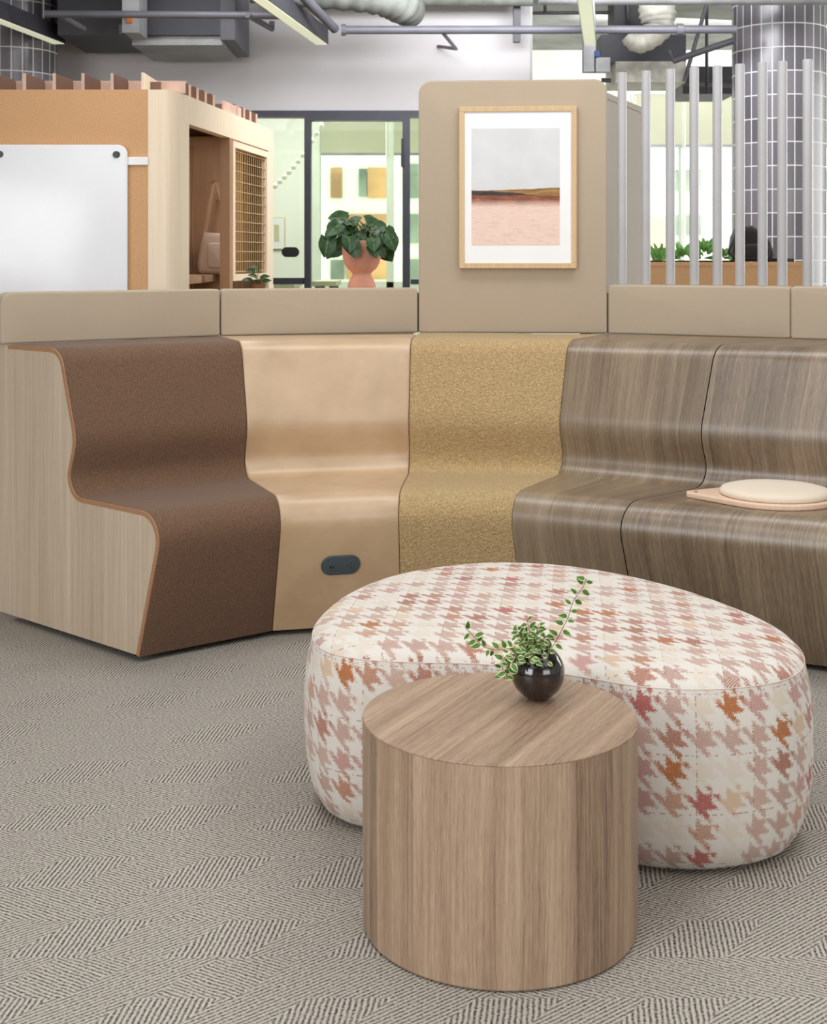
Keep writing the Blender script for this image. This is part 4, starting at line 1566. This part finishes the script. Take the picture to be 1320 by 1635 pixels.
MB().slab((0, bpY - .105, 0), (1, 0, 0), (0, 0, 1), (0, -1, 0), rrect(xx(1180), xx(1222), zz(414), zz(390), .03), .04, .015).build('front_pocket', M['backpack'], bp, smooth=True)

# ------------------------------------------------------------------ pendants
M['led'] = glow('led strip', (238, 244, 214), .75)
PD = Vector((.15, 1, 0)).normalized()
PN = Vector((1, -.15, 0)).normalized()


def pendant(px, py, label, width=.085, hgt=.11, length=5.5, Ye=8.96, wire_px=None):
    """linear lamp; px,py = far end of the lit underside (centre)"""
    e = at(px, py, Ye)
    t = thing('linear_pendant', label, 'lamp', tuple(e + Vector((0, 0, hgt))), 'linear ceiling lamps')
    m_ = Matrix(((PN.x, -PD.x, 0, e.x), (PN.y, -PD.y, 0, e.y), (0, 0, 1, e.z), (0, 0, 0, 1)))
    MB().box(-width / 2, width / 2, 0, length, .004, hgt, m_).build('housing', M['duct'] if px < 800 else M['white_metal'], t)
    MB().box(-width / 2 + .006, width / 2 - .006, .01, length - .01, 0, .004, m_).build('diffuser', M['led'], t)
    for s_ in (.25, 2.2, 4.4):
        p = e - PD * s_
        MB().tube([(p.x, p.y, e.z + hgt), (p.x, p.y, CZ)], .003, 6).build('hanging_wire', M['white'], t)
    return e


pendant(514, 72, 'dark linear pendant lamp left of the tall panel with lit underside')
pendant(95, 71, 'dark linear pendant lamp at the upper left corner')
pendant(942, 73, 'white linear pendant lamp above the tall panel right corner')

# ------------------------------------------------------------------ ducts and pipes
dk = thing('ceiling_duct', 'big dark rectangular ceiling duct at upper left with a pale strip for its lit underside', 'duct', (-1.65, 9.0, 2.9))
y0, y1 = 8.6, 9.35
d0, d1 = at(92, 56, y0), at(352, 56, y0)
MB().box(d0.x, d1.x, y0, y1, d0.z, CZ).build('duct_body', M['duct'], dk)
e0_, e1_ = at(208, 70, y0), at(358, 58, y0)
MB().box(e0_.x, e1_.x - .02, y0 + .05, y1, e0_.z, d0.z).build('lit_underside', M['galv'], dk)  # light on the duct's underside, put in as a paler strip
MB().box(d1.x, d1.x + .09, y0, y1, d0.z - .03, CZ).build('end_flange', M['pipe'], dk)
f0, f1_ = at(195, 8, 8.3), at(222, 52, 8.3)
jb = thing('junction_box', 'silver control box with an orange knob under the left duct', 'control box', (f0.x, 8.3, f1_.z))
MB().box(f0.x, f1_.x, 8.3, 8.55, f1_.z, CZ).build('housing', M['galv'], jb)
k0 = at(207, 31, 8.29)
MB().box(k0.x - .016, k0.x + .016, 8.28, 8.3, k0.z - .02, k0.z + .02).build('knob', M['orange'], jb)
MB().box(f0.x - .02, f0.x + .0, 8.3, 8.6, f1_.z - .01, f1_.z + .05).build('bracket', M['duct'], jb)


def pipe(pts, r, label, mat='pipe', name='ceiling_pipe', extras=()):
    t = MB().tube(pts, r, 14).build(name, M[mat], None, smooth=True, auto=50)
    tag(t, label, 'pipe' if 'pipe' in name else 'duct')
    return t


mp = pipe([at(545, 48, 8.5), at(1175, 47, 8.5)], .026, 'long horizontal grey pipe running to the tiled column')
MB().tube([at(545, 48, 8.5), at(552, 48, 8.5)], .036, 14).build('coupling', M['pipe'], mp)
MB().tube([at(1080, 47, 8.5), at(1090, 47, 8.5)], .036, 14).build('coupling', M['pipe'], mp)
pipe([at(72, 22, 8.1), at(455, 25, 8.1)], .022, 'thin horizontal grey pipe below the upper left duct')
pipe([at(395, 24, 8.05), at(434, 46, 8.4), at(434, 34, 8.4)], .018, 'short slanting pipe end right of the upper left duct')
pipe([at(470, -20, 7.9), at(534, 46, 8.5)], .03, 'diagonal grey pipe beside the left pendant lamp')
pipe([at(92, 22, 8.1), at(134, 46, 8.4)], .018, 'short slanting pipe at the upper left corner')
pipe([at(708, 54, 8.52), at(728, 78, 9.2), at(700, 74, 9.49)], .012, 'small bent bracket pipe under the long pipe on the wall')
pipe([at(1170, 65, 9.0), at(1075, 97, 9.0), at(1068, 80, 9.0)], .022, 'slanting grey pipe meeting the tiled column')
pipe([at(1130, 0, 9.3), at(1092, 130, 9.3)], .014, 'thin diagonal brace left of the tiled column')
pipe([at(835, 21, 9.9), at(1060, 20, 9.9)], .012, 'thin dark rod above the pendant near the ceiling', 'duct')
pipe([at(960, 128, 9.6), at(1175, 137, 9.6)], .016, 'low horizontal pipe behind the post tops')
tag(MB().box(at(820, 0, 9.3).x, at(831, 0, 9.3).x, 9.3, 9.38, at(0, 66, 9.3).z, CZ).build('pipe_bracket', M['pipe']), 'flat grey bracket holding the long pipe beside the wall corner', 'bracket')


def blob(pts, rs, label, mat='flex', rib=.06):
    sm_, rr = [], []
    for i in range(len(pts) - 1):
        p0, p1, p2, p3 = pts[max(i - 1, 0)], pts[i], pts[i + 1], pts[min(i + 2, len(pts) - 1)]
        for k in range(10):
            t = k / 10
            sm_.append(.5 * ((2 * p1) + (p2 - p0) * t + (2 * p0 - 5 * p1 + 4 * p2 - p3) * t * t + (3 * p1 - p0 - 3 * p2 + p3) * t ** 3))
            rr.append((rs[i] * (1 - t) + rs[i + 1] * t) * (1 + rib * math.sin(len(sm_) * 1.9)))
    tag(MB().tube(sm_, rr, 20).build('flexible_duct', M[mat], None, smooth=True), label, 'duct')


blob([at(400, -16, 8.4), at(520, -14, 8.4), at(600, -8, 8.4), at(640, 4, 8.5), at(655, 22, 8.7)], [.08, .11, .12, .13, .09], 'grey wrapped flexible duct above the office door', 'insul')
blob([at(1045, -10, 8.9), at(1050, 25, 8.9), at(1048, 48, 8.9), at(1020, 68, 8.9), at(1000, 55, 8.9)], [.12, .12, .09, .07, .05], 'pale ribbed flexible duct over the posts')
dd_ = pipe([at(860, -7, 8.3), at(1420, -7, 8.3)], .058, 'round grey duct along the ceiling above the tiled column', 'galv', 'ceiling_duct')
dd2 = pipe([at(440, -4, 9.2), at(850, -2, 9.2)], .05, 'round wrapped duct along the top of the office wall', 'insul', 'ceiling_duct')
ac = thing('air_handler', 'dark air handling unit with pale underside hanging above the posts', 'air unit', (1.6, 9.4, 2.6))
a, b = at(960, 55, 9.4), at(1095, 100, 9.4)
MB().box(a.x, b.x, 9.4, 9.9, b.z, a.z).build('unit_body', M['duct'], ac)
a, b = at(983, 98, 9.35), at(1095, 131, 9.35)
MB().box(a.x, b.x, 9.35, 9.85, b.z, a.z).build('drain_pan', M['flex'], ac)
a, b = at(980, 28, 9.6), at(1052, 55, 9.6)
MB().box(a.x, b.x, 9.6, 9.9, b.z, CZ).build('upper_box', M['black'], ac)
cb = thing('conduit_box', 'grey electrical box with a small blue tag behind the white pendant', 'electrical box', (1.3, 9.2, 2.5))
a, b = at(932, 55, 9.2), at(974, 114, 9.2)
MB().box(a.x, a.x + (b.x - a.x) * .45, 9.2, 9.3, b.z, a.z).build('box_body', M['galv'], cb)
MB().box(a.x + (b.x - a.x) * .4, b.x, 9.2, 9.3, b.z, (a.z + b.z) / 2 - .03).build('side_box', M['galv'], cb)
c = at(953, 86, 9.18)
MB().box(c.x - .015, c.x + .015, 9.17, 9.2, c.z - .02, c.z + .02).build('blue_tag', M['blue'], cb)
a, b = at(1090, 106, 9.9), at(1175, 150, 9.9)
tag(MB().box(a.x, b.x, 9.9, 10.4, b.z, a.z).build('ceiling_duct', M['duct']), 'dark rectangular duct low beside the tiled column', 'duct')

for px, y0_, y1_, lb in ((1002, 0, 50, 'thin dark hanger rod above the pale flexible duct'), (870, 0, 22, 'thin dark hanger rod right of the wall corner'), (1128, 60, 150, 'thin dark vertical rod left of the tiled column')):
    a = at(px, y1_, 9.55)
    tag(MB().tube([a, Vector((a.x, a.y, CZ))], .012, 8).build('hanger_rod', M['duct'], None, smooth=True), lb, 'rod')
# ------------------------------------------------------------------ light
W = bpy.data.worlds.new('World')
S.world = W
W.use_nodes = True
bg = W.node_tree.nodes['Background']
bg.inputs[0].default_value = (.93, .97, 1, 1)
bg.inputs[1].default_value = 3.8


def area(name, loc, target, sx, sy, power, col=(1, 1, 1)):
    l = bpy.data.lights.new(name, 'AREA')
    l.shape = 'RECTANGLE'
    l.size, l.size_y = sx, sy
    l.energy = power
    l.color = col
    o = bpy.data.objects.new(name, l)
    COL.objects.link(o)
    o.location = loc
    o.rotation_euler = (Vector(target) - Vector(loc)).to_track_quat('-Z', 'Y').to_euler()
    return o


area('daylight_window', (-4.4, -1.8, 2.0), (0, 4.5, .8), 4.0, 2.4, 290, (.98, .99, .995))
area('daylight_window', (4.5, -3.5, 2.1), (.3, 4.5, .8), 4.0, 2.2, 190, (.975, .985, .985))
area('overhead_light', (.2, .4, 3.25), (.2, .4, 0), 6, 3., 110, (.98, .99, .995))  # broad unseen panel, added for the sheen on the bench fronts
area('overhead_light', (-.8, 2.2, 3.2), (-.8, 2.2, 0), .6, 3.0, 50, (.975, .985, .985))
area('overhead_light', (1.6, 3.4, 3.2), (1.6, 3.4, 0), .6, 3.0, 50, (.975, .985, .985))
area('overhead_light', (-1.2, 6.6, 3.2), (-1.2, 6.6, 0), .5, 2.5, 50, (.975, .985, .985))
area('overhead_light', (.3, 4.9, 3.2), (.3, 4.9, 0), 3.0, .5, 55, (.975, .985, .985))
area('overhead_light', (.8, 7.4, 3.15), (.6, 9.5, 2.0), 2.5, .5, 140, (.97, .97, 1))  # unseen light turned to the back wall to brighten it
area('office_fill', (-1.0, 11.3, 3.2), (-1.0, 11.3, 0), 2.5, 1.5, 135, (.99, 1, .96))  # added fill that makes the room behind the glass bright
area('overhead_light', (2.6, 11.3, 3.2), (2.2, 13, 2.6), 2.5, .5, 70, (.98, 1, .97))  # added fill aimed at the far white wall
area('pod_fill', (-1.45, 7.2, 2.0), (-1.3, 7.35, 0), .2, .8, 5, (1, .95, .88))  # added fill under the pod roof, lifts the dark interior and bag
area('side_daylight', (6.2, 8.6, 1.9), (-1, 7.6, 1.7), 4, 2.2, 260, (1, 1, .97))

# ------------------------------------------------------------------ camera
cam = bpy.data.cameras.new('camera')
co = bpy.data.objects.new('camera', cam)
COL.objects.link(co)
S.camera = co
co.location = (0, 0, H)
co.rotation_euler = (PI / 2, 0, 0)
cam.sensor_fit = 'AUTO'
cam.sensor_width = 36
cam.lens = F / 1635 * 36
cam.shift_y = -(817.5 - HY) / 1635
cam.clip_end = 200
cam.dof.use_dof = True
cam.dof.focus_distance = 3.9
cam.dof.aperture_fstop = 9

S.view_settings.view_transform = 'Standard'
S.view_settings.look = 'None'
S.view_settings.exposure = -.62
S.view_settings.gamma = 1
S.view_settings.use_curve_mapping = False
S.cycles.use_denoising = True
S.cycles.max_bounces = 10
S.cycles.diffuse_bounces = 4
S.cycles.transparent_max_bounces = 12
S.cycles.sample_clamp_indirect = 8
